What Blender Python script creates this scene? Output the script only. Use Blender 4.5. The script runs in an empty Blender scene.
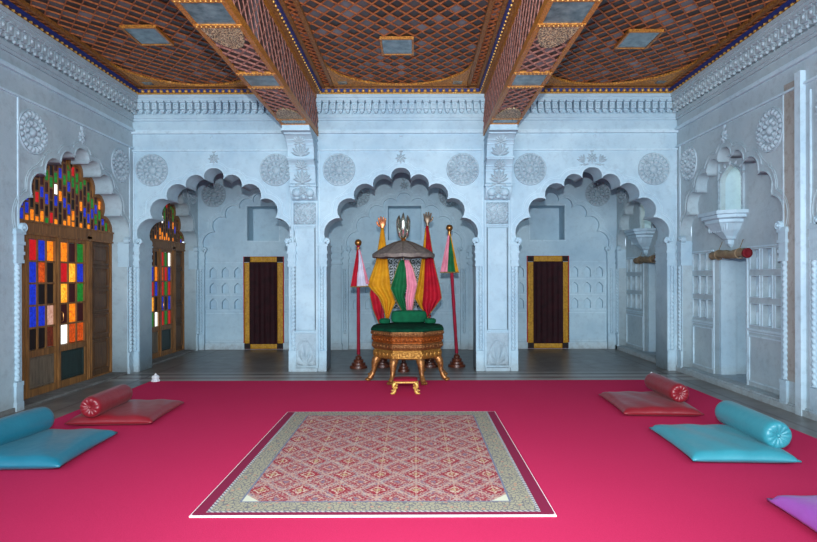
import bpy, bmesh, math, random
from mathutils import Vector, Matrix
random.seed(7)
PI = math.pi
sc = bpy.context.scene
COL = sc.collection

# ------------------------------------------------------------------ materials
def L(c):
    return tuple(((v/255)/12.92 if v/255 <= .04045 else ((v/255+.055)/1.055)**2.4) for v in c) + (1,)

class NT:
    def __init__(s, name):
        s.m = bpy.data.materials.new(name); s.m.use_nodes = True
        s.t = s.m.node_tree; s.n = s.t.nodes; s.b = s.n['Principled BSDF']
    def add(s, k, **kw):
        n = s.n.new(k)
        for a, v in kw.items(): setattr(n, a, v)
        return n
    def put(s, sock, v):
        if hasattr(v, 'is_output'): s.t.links.new(v, sock)
        else: sock.default_value = v
    def math(s, op, a, b=0.0, c=0.0, clamp=False):
        n = s.add('ShaderNodeMath', operation=op, use_clamp=clamp)
        s.put(n.inputs[0], a); s.put(n.inputs[1], b); s.put(n.inputs[2], c)
        return n.outputs[0]
    def mix(s, f, a, b):
        n = s.add('ShaderNodeMix', data_type='RGBA')
        s.put(n.inputs[0], f); s.put(n.inputs[6], a); s.put(n.inputs[7], b)
        return n.outputs[2]
    def coord(s):
        return s.add('ShaderNodeTexCoord').outputs['Object']
    def geo(s):
        return s.add('ShaderNodeNewGeometry').outputs['Position']
    def noise(s, scale, detail=3, vec=None, rough=.5):
        n = s.add('ShaderNodeTexNoise'); n.inputs['Scale'].default_value = scale
        n.inputs['Detail'].default_value = detail; n.inputs['Roughness'].default_value = rough
        if vec: s.t.links.new(vec, n.inputs['Vector'])
        return n.outputs[0]
    def vor(s, scale, vec=None, feature='F1', out='Distance'):
        n = s.add('ShaderNodeTexVoronoi', feature=feature); n.inputs['Scale'].default_value = scale
        if vec: s.t.links.new(vec, n.inputs['Vector'])
        return n.outputs[out]
    def ramp(s, f, stops):
        n = s.add('ShaderNodeValToRGB'); s.t.links.new(f, n.inputs[0])
        e = n.color_ramp.elements
        while len(e) < len(stops): e.new(.5)
        for i, (p, c) in enumerate(stops): e[i].position = p; e[i].color = c
        return n.outputs[0]
    def sep(s, v):
        n = s.add('ShaderNodeSeparateXYZ'); s.t.links.new(v, n.inputs[0]); return n.outputs
    def bump(s, h, strength=.3, dist=.01):
        n = s.add('ShaderNodeBump'); n.inputs['Strength'].default_value = strength
        n.inputs['Distance'].default_value = dist
        s.t.links.new(h, n.inputs['Height']); s.t.links.new(n.outputs[0], s.b.inputs['Normal'])
    def set(s, **kw):
        for k, v in kw.items():
            s.put(s.b.inputs[k.replace('_', ' ')], v)
        return s.m

def g1(v): return (v, v, v, 1)

def m_plaster(name, base, dark, stain, stain_amt=.5):
    t = NT(name); v = t.geo()
    a = t.noise(1.3, 6, v, .6); b = t.noise(9, 5, v, .7)
    c = t.mix(t.ramp(a, [(.35, g1(0)), (.7, g1(1))]), L(base), L(dark))
    st = t.math('MULTIPLY', t.ramp(b, [(.5, g1(0)), (.75, g1(1))]), stain_amt)
    c = t.mix(st, c, L(stain))
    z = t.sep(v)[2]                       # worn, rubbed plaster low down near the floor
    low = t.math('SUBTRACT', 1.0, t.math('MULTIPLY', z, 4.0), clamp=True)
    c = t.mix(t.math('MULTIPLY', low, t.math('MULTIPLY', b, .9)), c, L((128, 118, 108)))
    t.set(Base_Color=c, Roughness=.62, Specular_IOR_Level=.35)
    t.bump(t.noise(26, 5, v, .7), .4, .014)
    return t.m
M_WALL = m_plaster('pale_plaster', (184, 209, 220), (158, 187, 204), (134, 154, 170), .35)
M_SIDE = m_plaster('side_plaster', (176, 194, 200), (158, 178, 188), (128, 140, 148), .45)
M_CARVE = m_plaster('carved_plaster', (176, 196, 205), (148, 168, 180), (118, 132, 142), .6)
M_STAIN = m_plaster('stained_plaster', (168, 170, 166), (144, 140, 132), (124, 112, 102), .8)
M_HILITE = m_plaster('highlight_molding', (200, 222, 232), (174, 200, 214), (140, 158, 170), .5)  # paler plaster tone paints edge highlights into the raised moldings

def m_simple(name, c, rough=.5, metal=0, noise=None, c2=None, bump=0, spec=.5):
    t = NT(name)
    if noise:
        n = t.ramp(t.noise(noise, 4, t.coord(), .6), [(.35, g1(0)), (.65, g1(1))])
        col = t.mix(n, L(c), L(c2))
        if bump: t.bump(t.noise(noise*2, 4, t.coord()), bump, .01)
    else: col = L(c)
    return t.set(Base_Color=col, Roughness=rough, Metallic=metal, Specular_IOR_Level=spec)

def m_wood(name, c, c2):
    t = NT(name); v = t.geo()
    mp = t.add('ShaderNodeMapping'); t.t.links.new(v, mp.inputs[0]); mp.inputs['Scale'].default_value = (14, 14, 1.6)
    n = t.noise(2.0, 6, mp.outputs[0], .65)
    c = t.mix(t.ramp(n, [(.3, g1(0)), (.7, g1(1))]), L(c), L(c2))
    t.set(Base_Color=c, Roughness=.5); t.bump(n, .3, .006)
    return t.m
M_WOOD = m_wood('old_teak', (156, 108, 58), (92, 60, 32))
M_WOODB = m_wood('dark_teak', (110, 76, 44), (62, 40, 24))
M_WOODG = m_wood('greyed_teak', (128, 112, 92), (76, 66, 56))
M_WOODD = m_wood('dark_green_board', (40, 62, 60), (28, 38, 34))

M_GOLD = m_simple('gilt', (206, 138, 52), .42, .15, 60, (120, 66, 20), .4)
M_GOLDB = m_simple('bright_gilt', (240, 196, 104), .35, .3, 70, (176, 116, 40), .3)
M_RIB = m_simple('painted_lattice_rib', (176, 104, 58), .5, .05, 30, (130, 70, 40), .2)
M_RIBP = m_simple('mauve_lattice_rib', (170, 120, 108), .5, .05, 30, (126, 82, 70), .2)
M_BLUE = m_simple('ultramarine_strip', (34, 52, 120), .5)
M_BROWNBAND = m_simple('gilt_brown_band', (168, 114, 52), .5, .1, 45, (104, 64, 30), .4)

def m_mirrorcells(name, sx, sy, axes=(0, 1)):
    """small dark old mirrors, one tone per lozenge of the lattice"""
    t = NT(name); s = t.sep(t.geo())
    p = t.math('DIVIDE', s[axes[0]], sx); q = t.math('DIVIDE', s[axes[1]], sy)
    a = t.math('FLOOR', t.math('ADD', p, q)); b = t.math('FLOOR', t.math('SUBTRACT', p, q))
    cb = t.add('ShaderNodeCombineXYZ'); t.put(cb.inputs[0], a); t.put(cb.inputs[1], b)
    w = t.add('ShaderNodeTexWhiteNoise', noise_dimensions='2D'); t.t.links.new(cb.outputs[0], w.inputs['Vector'])
    c = t.ramp(w.outputs['Value'], [(0, L((26, 20, 18))), (.45, L((50, 40, 38))), (.75, L((78, 74, 76))), (1, L((136, 140, 146)))])
    n = t.noise(6, 3, t.geo())
    c = t.mix(t.math('MULTIPLY', n, .6), c, L((48, 40, 36)))
    return t.set(Base_Color=c, Roughness=.45, Metallic=.05)
M_CELL = m_mirrorcells('mirror_lozenges', .2, .25)
M_CELLB = m_mirrorcells('beam_mirror_lozenges', .15, .2)
M_DARK = m_simple('dark_recess', (44, 34, 30), .4, .3, 12, (66, 54, 52))
M_MIRROR = m_simple('tarnished_mirror', (130, 150, 154), .2, .3, 9, (86, 106, 112))

def m_filigree():
    t = NT('filigree'); v = t.coord()
    d = t.vor(38, v, 'DISTANCE_TO_EDGE')
    f = t.ramp(d, [(.05, g1(1)), (.16, g1(0))])
    c = t.mix(t.noise(20, 3, v), L((236, 222, 186)), L((206, 160, 96)))
    c = t.mix(f, L((70, 58, 50)), c)
    t.set(Base_Color=c, Roughness=.5, Metallic=.15); t.bump(f, .6, .01); return t.m
M_FIL = m_filigree()
def m_goldfil():
    t = NT('gilt_scrollwork'); v = t.coord()
    d = t.vor(26, v, 'DISTANCE_TO_EDGE')
    f = t.ramp(d, [(.04, g1(1)), (.14, g1(0))])
    c = t.mix(f, L((150, 98, 40)), L((220, 150, 60)))
    t.set(Base_Color=c, Roughness=.45, Metallic=.1); t.bump(f, .6, .01); return t.m
M_GFIL = m_goldfil()

def m_marble():
    t = NT('grey_marble_floor'); v = t.geo(); s = t.sep(v)
    n = t.noise(2.2, 8, v, .65)
    c = t.ramp(n, [(.25, L((84, 80, 76))), (.5, L((104, 100, 96))), (.75, L((124, 120, 114)))])
    br = t.add('ShaderNodeTexBrick'); t.t.links.new(v, br.inputs['Vector'])
    br.offset = 0; br.inputs['Scale'].default_value = 1; br.inputs['Mortar Size'].default_value = .006
    br.inputs['Brick Width'].default_value = .78; br.inputs['Row Height'].default_value = .62
    c = t.mix(br.outputs['Fac'], c, L((74, 72, 70)))
    for y, w, colr in ((9.45, .10, (150, 146, 140)), (9.30, .07, (60, 52, 50)), (9.14, .16, (158, 154, 148)), (9.0, .06, (96, 50, 50)), (8.83, .18, (156, 152, 146))):
        f = t.math('LESS_THAN', t.math('ABSOLUTE', t.math('SUBTRACT', s[1], y)), w/2)
        c = t.mix(t.math('MULTIPLY', f, .8), c, L(colr))
    for x in (-4.32, 4.12):
        f = t.math('LESS_THAN', t.math('ABSOLUTE', t.math('SUBTRACT', s[0], x)), .02)
        c = t.mix(t.math('MULTIPLY', f, .8), c, L((70, 58, 58)))
    r = t.math('ADD', .27, t.math('MULTIPLY', t.noise(5, 4, v), .18))
    t.set(Base_Color=c, Roughness=r); return t.m
M_FLOOR = m_marble()

def m_carpet():
    t = NT('crimson_carpet'); v = t.coord()
    n = t.noise(140, 2, v); n2 = t.noise(1.1, 4, v)
    c = t.mix(n, L((204, 48, 92)), L((180, 38, 78)))
    c = t.mix(t.math('MULTIPLY', n2, .3), c, L((206, 58, 98)))
    t.set(Base_Color=c, Roughness=1, Specular_IOR_Level=.05)
    t.bump(n, .5, .004); return t.m
M_CARPET = m_carpet()

RW, RL = 2.43, 2.89
def m_rug():
    t = NT('woven_rug'); v = t.coord(); s = t.sep(v); x, y = s[0], s[1]
    def frac(a, per, off=0.0):
        return t.math('SUBTRACT', t.math('FRACT', t.math('ADD', t.math('DIVIDE', a, per), 50.5+off)), .5)
    def dia(off):
        return t.math('ADD', t.math('ABSOLUTE', frac(x, .287, off)), t.math('ABSOLUTE', frac(y, .33, off)))
    RED = L((150, 26, 46)); CRM = L((206, 186, 164)); GRY = L((124, 106, 122)); OLV = L((176, 150, 96)); MAR = L((112, 26, 48))
    fl = t.vor(38, v, 'DISTANCE_TO_EDGE'); f1 = t.ramp(fl, [(.08, g1(1)), (.16, g1(0))])
    nz = t.noise(38, 3, v, .7)
    field = t.mix(t.ramp(nz, [(.42, g1(0)), (.52, g1(1))]), GRY, L((146, 40, 60)))
    field = t.mix(t.math('MULTIPLY', f1, .5), field, CRM)
    wob = t.math('MULTIPLY', t.math('SUBTRACT', nz, .5), .35)
    for off, core, am in ((0.0, OLV, .85), (.5, GRY, .55)):
        d = t.math('ADD', dia(off), wob)
        def ring(a, b):
            return t.math('MULTIPLY', t.math('GREATER_THAN', d, a), t.math('LESS_THAN', d, b))
        field = t.mix(t.math('MULTIPLY', ring(.2, .31), am), field, RED)
        field = t.mix(t.math('MULTIPLY', ring(.15, .2), am), field, CRM)
        field = t.mix(t.math('MULTIPLY', ring(.085, .15), am), field, RED)
        field = t.mix(t.math('MULTIPLY', ring(-1, .085), .8), field, core)
    for off in (0.0,):
        dd = t.math('ABSOLUTE', t.math('SUBTRACT', t.math('ADD', dia(off), t.math('MULTIPLY', wob, .5)), .5))
        ax = t.math('LESS_THAN', dd, .045)
        ay = t.math('LESS_THAN', t.math('ABSOLUTE', frac(x, .287, off)), .022)
        field = t.mix(t.math('MULTIPLY', t.math('MAXIMUM', ax, ay), .36), field, CRM)
    ex = t.math('SUBTRACT', RW/2, t.math('ABSOLUTE', x)); ey = t.math('SUBTRACT', RL/2, t.math('ABSOLUTE', y))
    e = t.math('MINIMUM', ex, t.math('ADD', ey, t.math('ADD', .03, t.math('MULTIPLY', t.math('GREATER_THAN', y, 0.0), .06))))
    e0 = t.math('MINIMUM', ex, ey)
    def lt(a): return t.math('LESS_THAN', e, a)
    # cream spandrels in the field corners
    cs = t.math('MULTIPLY', t.math('LESS_THAN', t.math('ADD', ex, ey), .64), t.math('LESS_THAN', y, 0.0))
    c = t.mix(cs, field, L((206, 204, 180)))
    bn = t.ramp(t.vor(34, v, 'DISTANCE_TO_EDGE'), [(.05, g1(1)), (.13, g1(0))])
    bord = t.mix(bn, L((166, 158, 132)), L((112, 110, 112)))
    bord = t.mix(t.ramp(t.vor(16, v), [(.16, g1(1)), (.24, g1(0))]), bord, L((186, 140, 116)))
    c = t.mix(lt(.275), c, L((116, 120, 138)))
    c = t.mix(lt(.26), c, bord)
    c = t.mix(lt(.11), c, L((110, 108, 124)))
    dash = t.math('GREATER_THAN', t.math('SINE', t.math('MULTIPLY', t.math('ADD', x, y), 160)), 0)
    c = t.mix(t.math('MULTIPLY', t.math('MULTIPLY', lt(.11), dash), .8), c, L((210, 206, 196)))
    c = t.mix(lt(.09), c, L((132, 34, 66)))
    c = t.mix(t.math('LESS_THAN', e0, t.math('ADD', .005, t.math('MULTIPLY', t.math('LESS_THAN', y, -1.42), .009))), c, L((240, 226, 226)))
    t.set(Base_Color=c, Roughness=.92, Specular_IOR_Level=.15); t.bump(nz, .3, .004); return t.m
M_RUG = m_rug()

def m_satin(name, c, c2):
    t = NT(name); v = t.coord()
    n = t.noise(3.2, 4, v)
    col = t.mix(n, L(c), L(c2))
    t.set(Base_Color=col, Roughness=.38, Sheen_Weight=.05, Specular_IOR_Level=.6)
    t.bump(t.noise(7, 3, v), .35, .02); return t.m
M_TEAL = m_satin('teal_satin', (22, 116, 136), (16, 98, 118))
M_TEALL = m_satin('pale_teal_satin', (56, 146, 158), (44, 128, 142))
M_REDS = m_satin('rose_red_satin', (138, 24, 36), (116, 18, 30))
M_PURP = m_satin('lilac_satin', (164, 84, 176), (148, 70, 160))
M_GRN = m_simple('bottle_green_velvet', (10, 62, 42), .95, 0, 8, (6, 42, 30), .2, .08)
M_GRNL = m_simple('green_velvet', (16, 96, 62), .85, 0, 6, (8, 74, 48), .2, .15)

def m_cloth(name, c, c2=None):
    return m_simple(name, c, .75, 0, 8, c2 or tuple(int(k*.8) for k in c), .2, .25)
M_FRED = m_cloth('scarlet_cloth', (186, 16, 40)); M_FYEL = m_cloth('saffron_cloth', (220, 156, 28), (196, 130, 20))
M_FGRN = m_cloth('emerald_cloth', (10, 100, 56)); M_FPNK = m_cloth('pink_cloth', (226, 140, 158), (206, 116, 136))
M_FWHT = m_cloth('pale_lilac_cloth', (206, 200, 214), (184, 178, 196))
M_TRIM = m_simple('gold_braid', (196, 168, 96), .45, .4, 90, (90, 70, 40))
M_POLE = m_cloth('crimson_wrapped_pole', (150, 16, 46))
M_BASE = m_simple('turned_dark_wood', (100, 50, 30), .35, .1, 20, (66, 30, 20), .2)
M_BRASS = m_simple('aged_brass', (160, 108, 56), .3, .8)
M_COPPER = m_simple('copper', (214, 130, 84), .35, .7)
M_BRONZE = m_simple('dull_bronze', (118, 100, 84), .4, .7)
M_SILVER = m_simple('polished_silver', (214, 214, 200), .15, .9, 14, (150, 146, 130))
M_CANOPY = m_simple('charcoal_silk', (130, 116, 106), .6, .05, 22, (98, 86, 82), .2)
M_BAND = m_simple('gilt_orange_carving', (190, 100, 34), .4, .65, 55, (84, 42, 16), .9)
M_BANDP = m_simple('rose_gilt_carving', (176, 120, 70), .4, .7, 60, (80, 48, 26), .9)
M_BANDG = m_simple('bright_gilt_carving', (206, 150, 72), .4, .7, 50, (130, 84, 34), .8)
M_LEG = m_simple('worn_gilt_leg', (176, 118, 62), .38, .6, 24, (110, 68, 38), .5)
M_MAROON = m_cloth('dark_maroon_velvet', (46, 8, 16), (30, 4, 10))
M_YELB = m_simple('mustard_brocade', (196, 144, 24), .6, .1, 26, (160, 108, 14), .2)
M_SILL = m_simple('worn_grey_stone', (120, 120, 118), .7, 0, 6, (92, 90, 86), .3)
M_BLK = m_simple('black_brown_cloth', (30, 18, 18), .8)
M_KHAKI = m_cloth('khaki_reed', (142, 124, 98), (110, 94, 72))
M_REDEND = m_cloth('crimson_lining', (120, 20, 32))
M_WHITE = m_simple('white_marble', (226, 228, 230), .4, 0, 8, (200, 204, 210))
def m_inlay():
    t = NT('carved_screen'); v = t.geo()
    d = t.vor(22, v, 'DISTANCE_TO_EDGE'); f = t.ramp(d, [(.03, g1(1)), (.07, g1(0))])
    t.set(Base_Color=L((206, 214, 208)), Roughness=.6)
    return t.m

def m_glass(name, c, e, c2=None):
    t = NT(name); v = t.geo()
    n = t.noise(30, 4, v, .7)
    col = t.mix(t.ramp(n, [(.4, g1(0)), (.65, g1(1))]), L(c), L(c2 or c))
    t.set(Base_Color=col, Roughness=.45, Emission_Color=col, Emission_Strength=e); return t.m
GL = {
 'R': m_glass('red_glass', (190, 14, 22), .5, (170, 8, 20)),
 'B': m_glass('blue_glass', (20, 50, 190), .5, (12, 28, 140)),
 'A': m_glass('amber_glass', (236, 136, 20), .7, (180, 76, 6)),
 'Y': m_glass('yellow_glass', (244, 180, 50), .75, (210, 100, 10)),
 'O': m_glass('orange_glass', (204, 80, 14), .5, (150, 46, 8)),
 'G': m_glass('green_glass', (22, 130, 40), .4, (10, 90, 26)),
 'M': m_glass('maroon_glass', (54, 8, 14), .2),
 'K': m_glass('black_glass', (24, 12, 12), 0.0),
 'N': m_glass('brown_glass', (110, 40, 20), .3, (56, 20, 10)),
 'P': m_glass('blush_glass', (200, 160, 140), .5, (170, 120, 100)),
 'W': m_glass('white_glass', (240, 246, 244), 1.0),
}
M_DAY = m_glass('daylit_pane', (222, 228, 212), .8)
M_JALI = m_glass('daylight_behind_screen', (40, 62, 56), .12, (10, 16, 14))

# ------------------------------------------------------------------ mesh helpers
class MB:
    def __init__(s): s.bm = bmesh.new(); s.mi = 0
    def face(s, vs):
        try:
            f = s.bm.faces.new(vs); f.material_index = s.mi; return f
        except ValueError: pass
    def box(s, x0, x1, y0, y1, z0, z1):
        v = [s.bm.verts.new((x, y, z)) for z in (z0, z1) for y in (y0, y1) for x in (x0, x1)]
        for q in ((0,2,3,1), (4,5,7,6), (0,1,5,4), (2,6,7,3), (0,4,6,2), (1,3,7,5)): s.face([v[i] for i in q])
    def loft(s, rings, cap=True, closed=True):
        R = [[s.bm.verts.new(p) for p in r] for r in rings]
        n = len(R[0])
        for a, b in zip(R, R[1:]):
            for i in range(n if closed else n-1):
                s.face([a[i], a[(i+1) % n], b[(i+1) % n], b[i]])
        if cap and closed:
            s.face(R[0][::-1]); s.face(R[-1])
        return R
    def lathe(s, prof, seg=20, c=(0, 0, 0), tw=None):
        s.loft([[(c[0]+r*math.cos(2*PI*i/seg), c[1]+r*math.sin(2*PI*i/seg), c[2]+z) for i in range(seg)] for r, z in prof])
    def tube(s, pts, rad, seg=8, flat=1.0):
        pts = [Vector(p) for p in pts]; rings = []
        if not hasattr(rad, '__len__'): rad = [rad]*len(pts)
        ref = None
        for i, p in enumerate(pts):
            d = (pts[min(i+1, len(pts)-1)] - pts[max(i-1, 0)]).normalized()
            if ref is None: ref = Vector((0, 0, 1)) if abs(d.z) < .9 else Vector((1, 0, 0))
            a = d.cross(ref).normalized(); b = a.cross(d).normalized(); ref = b
            rings.append([p + rad[i]*(math.cos(2*PI*k/seg)*a + flat*math.sin(2*PI*k/seg)*b) for k in range(seg)])
        s.loft(rings)
    def sphere(s, c, r, seg=12, rings=8, sc_=(1, 1, 1)):
        pr = []
        for i in range(rings+1):
            a = -PI/2 + PI*i/rings
            rr = max(math.cos(a), .01)*r
            pr.append([(c[0]+sc_[0]*rr*math.cos(2*PI*k/seg), c[1]+sc_[1]*rr*math.sin(2*PI*k/seg), c[2]+sc_[2]*r*math.sin(a)) for k in range(seg)])
        s.loft(pr)
    def prism(s, poly, z0, z1):
        s.loft([[(x, y, z0) for x, y in poly], [(x, y, z1) for x, y in poly]])
    def ribbon(s, path, w, z0, z1, closed=False):
        """raised strip following a 2-D path (local x, y), between z0 and z1"""
        n = len(path); R = []
        for i, p in enumerate(path):
            a = path[i-1] if (closed or i > 0) else p
            b = path[(i+1) % n] if (closed or i < n-1) else p
            dx, dy = b[0]-a[0], b[1]-a[1]; l = math.hypot(dx, dy) or 1
            nx, ny = -dy/l*w/2, dx/l*w/2
            R.append([(p[0]+nx, p[1]+ny, z0), (p[0]-nx, p[1]-ny, z0), (p[0]-nx, p[1]-ny, z1), (p[0]+nx, p[1]+ny, z1)])
        if closed: R.append(R[0])
        s.loft(R)
    def relief(s, u0, u1, v0, v1, f, nu=28, nv=28, back=0.0):
        G = [[s.bm.verts.new((u0+(u1-u0)*i/nu, v0+(v1-v0)*j/nv,
              back + (f(i/nu, j/nv) if 0 < i < nu and 0 < j < nv else 0))) for i in range(nu+1)] for j in range(nv+1)]
        for j in range(nv):
            for i in range(nu):
                s.face([G[j][i], G[j][i+1], G[j+1][i+1], G[j+1][i]])
    def mesh(s, name, mats, smooth=False, M=None):
        me = bpy.data.meshes.new(name)
        bmesh.ops.recalc_face_normals(s.bm, faces=s.bm.faces)
        if M is not None: s.bm.transform(M)
        s.bm.to_mesh(me); s.bm.free()
        for m in (mats if isinstance(mats, (list, tuple)) else [mats]): me.materials.append(m)
        if smooth:
            for p in me.polygons: p.use_smooth = True
            if hasattr(me, 'set_sharp_from_angle'): me.set_sharp_from_angle(angle=math.radians(38))
        return me

def link(name, me, parent=None, mat=None, loc=None):
    o = bpy.data.objects.new(name, me); COL.objects.link(o)
    if parent: o.parent = parent
    if mat is not None: o.matrix_local = mat
    if loc: o.location = loc
    return o
def build(mb, name, mats, parent=None, smooth=False, M=None, loc=None, rot=None):
    o = link(name, mb.mesh(name, mats, smooth, M), parent)
    if loc: o.location = loc
    if rot: o.rotation_euler = rot
    return o
def empty(name, loc=(0, 0, 0), rz=0, parent=None):
    o = bpy.data.objects.new(name, None); COL.objects.link(o); o.location = loc; o.rotation_euler.z = rz
    o.empty_display_size = .1
    if parent: o.parent = parent
    return o
def tag(o, label, cat, group=None, kind=None):
    if label: o['label'] = label
    if cat: o['category'] = cat
    if group: o['group'] = group
    if kind: o['kind'] = kind
    return o
def struct(o): o['kind'] = 'structure'; return o
def copy_tree(o, parent=None):
    c = o.copy(); COL.objects.link(c)
    if parent: c.parent = parent
    for ch in list(o.children): copy_tree(ch, c)
    return c

def plate_mesh(name, outer, holes, z0, z1, mat, M):
    cu = bpy.data.curves.new(name, 'CURVE'); cu.dimensions = '2D'; cu.fill_mode = 'BOTH'
    cu.extrude = abs(z1-z0)/2
    for poly in [outer]+list(holes):
        sp = cu.splines.new('POLY'); sp.points.add(len(poly)-1); sp.use_cyclic_u = True
        for i, p in enumerate(poly): sp.points[i].co = (p[0], p[1], 0, 1)
    o = bpy.data.objects.new('tmp', cu); COL.objects.link(o)
    dg = bpy.context.evaluated_depsgraph_get(); dg.update()
    me = bpy.data.meshes.new_from_object(o.evaluated_get(dg))
    bpy.data.objects.remove(o); bpy.data.curves.remove(cu)
    me.name = name
    me.transform(M @ Matrix.Translation((0, 0, (z0+z1)/2)))
    me.materials.clear(); me.materials.append(mat)
    return me
def plate(name, outer, holes, z0, z1, mat, M, parent=None):
    return link(name, plate_mesh(name, outer, holes, z0, z1, mat, M), parent)
def rect(x0, x1, y0, y1): return [(x0, y0), (x1, y0), (x1, y1), (x0, y1)]

def frame(origin, u, n):
    u = Vector(u); h = Vector((0, 0, 1)); n = Vector(n)
    m = Matrix.Identity(4)
    for i in range(3):
        m[i][0], m[i][1], m[i][2], m[i][3] = u[i], h[i], n[i], origin[i]
    return m

# ------------------------------------------------------------------ multifoil arch
CUSPS = [(-1, 0), (-.82, .32), (-.62, .57), (-.373, .74), (-.127, .85), (0, 1.0)]
SAGS = [.30, .40, .42, .42, .27]
def arc(a, b, sag, n=8):
    ax, ay = a; bx, by = b; dx, dy = bx-ax, by-ay; c = math.hypot(dx, dy); s = sag*c
    r = (c*c/4+s*s)/(2*s); nx, ny = -dy/c, dx/c
    cx, cy = (ax+bx)/2-nx*(r-s), (ay+by)/2-ny*(r-s)
    t0 = math.atan2(ay-cy, ax-cx); t1 = math.atan2(by-cy, bx-cx)
    while t1 > t0: t1 -= 2*PI
    return [(cx+r*math.cos(t0+(t1-t0)*i/n), cy+r*math.sin(t0+(t1-t0)*i/n)) for i in range(n+1)], (cx, cy, r)
def arch_top(cx, hw, sp, rise, n=8):
    P = [(cx+x*hw, sp+y*rise) for x, y in CUSPS]; out = []
    for a, b, s in zip(P, P[1:], SAGS):
        out += arc(a, b, s, n)[0][:-1]
    out.append(P[-1])
    return out + [(2*cx-x, y) for x, y in out[-2::-1]]
def arch(cx, hw, sp, rise, h0, n=8):
    return [(cx-hw, h0)] + arch_top(cx, hw, sp, rise, n) + [(cx+hw, h0)]
def arch_offset(cx, hw, sp, rise, off):
    P = [(cx+x*hw, sp+y*rise) for x, y in CUSPS]
    left = []; C = []
    for a, b, s in zip(P, P[1:], SAGS):
        pts, c = arc(a, b, s, 10); C.append(c)
        left.append([(c[0]+(x-c[0])*(c[2]+off)/c[2], c[1]+(y-c[1])*(c[2]+off)/c[2]) for x, y in pts])
    C2 = C + [(2*cx-x, y, r) for x, y, r in C]
    out = []
    for k, seg in enumerate(left):
        for p in seg:
            if p[0] > cx: continue
            if all(j == k or math.hypot(p[0]-c[0], p[1]-c[1]) > c[2]+off-.002 for j, c in enumerate(C2)):
                out.append(p)
    out = [(cx-hw-off, sp-.02)] + out
    return out + [(2*cx-x, y) for x, y in out[::-1]]

SPR, RISE = 2.21, 1.25

# ------------------------------------------------------------------ carved ornament meshes (local: x right, y up, z out of the wall)
def rosette_mesh():
    mb = MB(); N, K = 120, 30
    def h(r, t):
        if r > .93: return .016
        if r > .62: return .004+.026*abs(math.cos(10*t))**.6*math.sin(PI*(r-.62)/.31)**.7
        if r > .56: return .02
        if r > .24: return .003+.028*abs(math.cos(5*t))**.7*math.sin(PI*(r-.24)/.32)**.8
        return .008+.028*math.cos(r/.24*PI/2)
    rings = []
    for k in range(K+1):
        r = .01+.99*k/K
        rings.append([(.28*r*math.cos(2*PI*i/N), .28*r*math.sin(2*PI*i/N), 1.35*h(r, 2*PI*i/N) if k < K else -.004) for i in range(N)])
    mb.loft(rings)
    return mb.mesh('medallion', M_CARVE, True)
ROS = rosette_mesh()
def petal(mb, c, ang, ln, w, t, z=0.0, n=7):
    """almond-shaped leaf lying on the wall"""
    ca, sa = math.cos(ang), math.sin(ang); R = []
    for i in range(n+1):
        s = i/n; hw = w/2*math.sin(PI*min(max(s, .04), .97))**.8
        px, py = c[0]+ca*ln*s, c[1]+sa*ln*s
        zz = z+t*math.sin(PI*(.15+.75*s))
        R.append([(px-sa*hw, py+ca*hw, z), (px-sa*hw*.5, py+ca*hw*.5, zz*.8+z*.2), (px, py, zz), (px+sa*hw*.5, py-ca*hw*.5, zz*.8+z*.2), (px+sa*hw, py-ca*hw, z)])
    mb.loft(R, cap=False, closed=False)
def palmette_mesh():
    mb = MB()
    for i in range(7):
        a = PI/2 + (i-3)*.42
        petal(mb, (0, 0), a, .13-.012*abs(i-3), .035, .022)
    mb.sphere((0, 0, 0), .022, 8, 6)
    petal(mb, (0, -.01), -PI*.12, .1, .03, .015); petal(mb, (0, -.01), PI*1.12, .1, .03, .015)
    return mb.mesh('palmette', M_CARVE, True)
PALM = palmette_mesh()
def flower_mesh(wings=False):
    mb = MB()
    for i in range(8): petal(mb, (0, 0), i*PI/4, .075, .035, .02)
    mb.sphere((0, 0, .005), .022, 8, 6)
    for i in (-1, 0, 1): petal(mb, (0, .07), PI/2+i*.5, .06, .025, .015)
    if wings:
        for s in (-1, 1):
            for k in range(4): petal(mb, (s*.1, -.06), PI/2 - s*(.1+.35*k), .11, .035, .018)
            petal(mb, (s*.04, -.08), (0 if s > 0 else PI)-s*.1, .13, .03, .015)
    return mb.mesh('flower_ornament', M_CARVE, True)
FLOW, FLOWW = flower_mesh(), flower_mesh(True)

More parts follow.
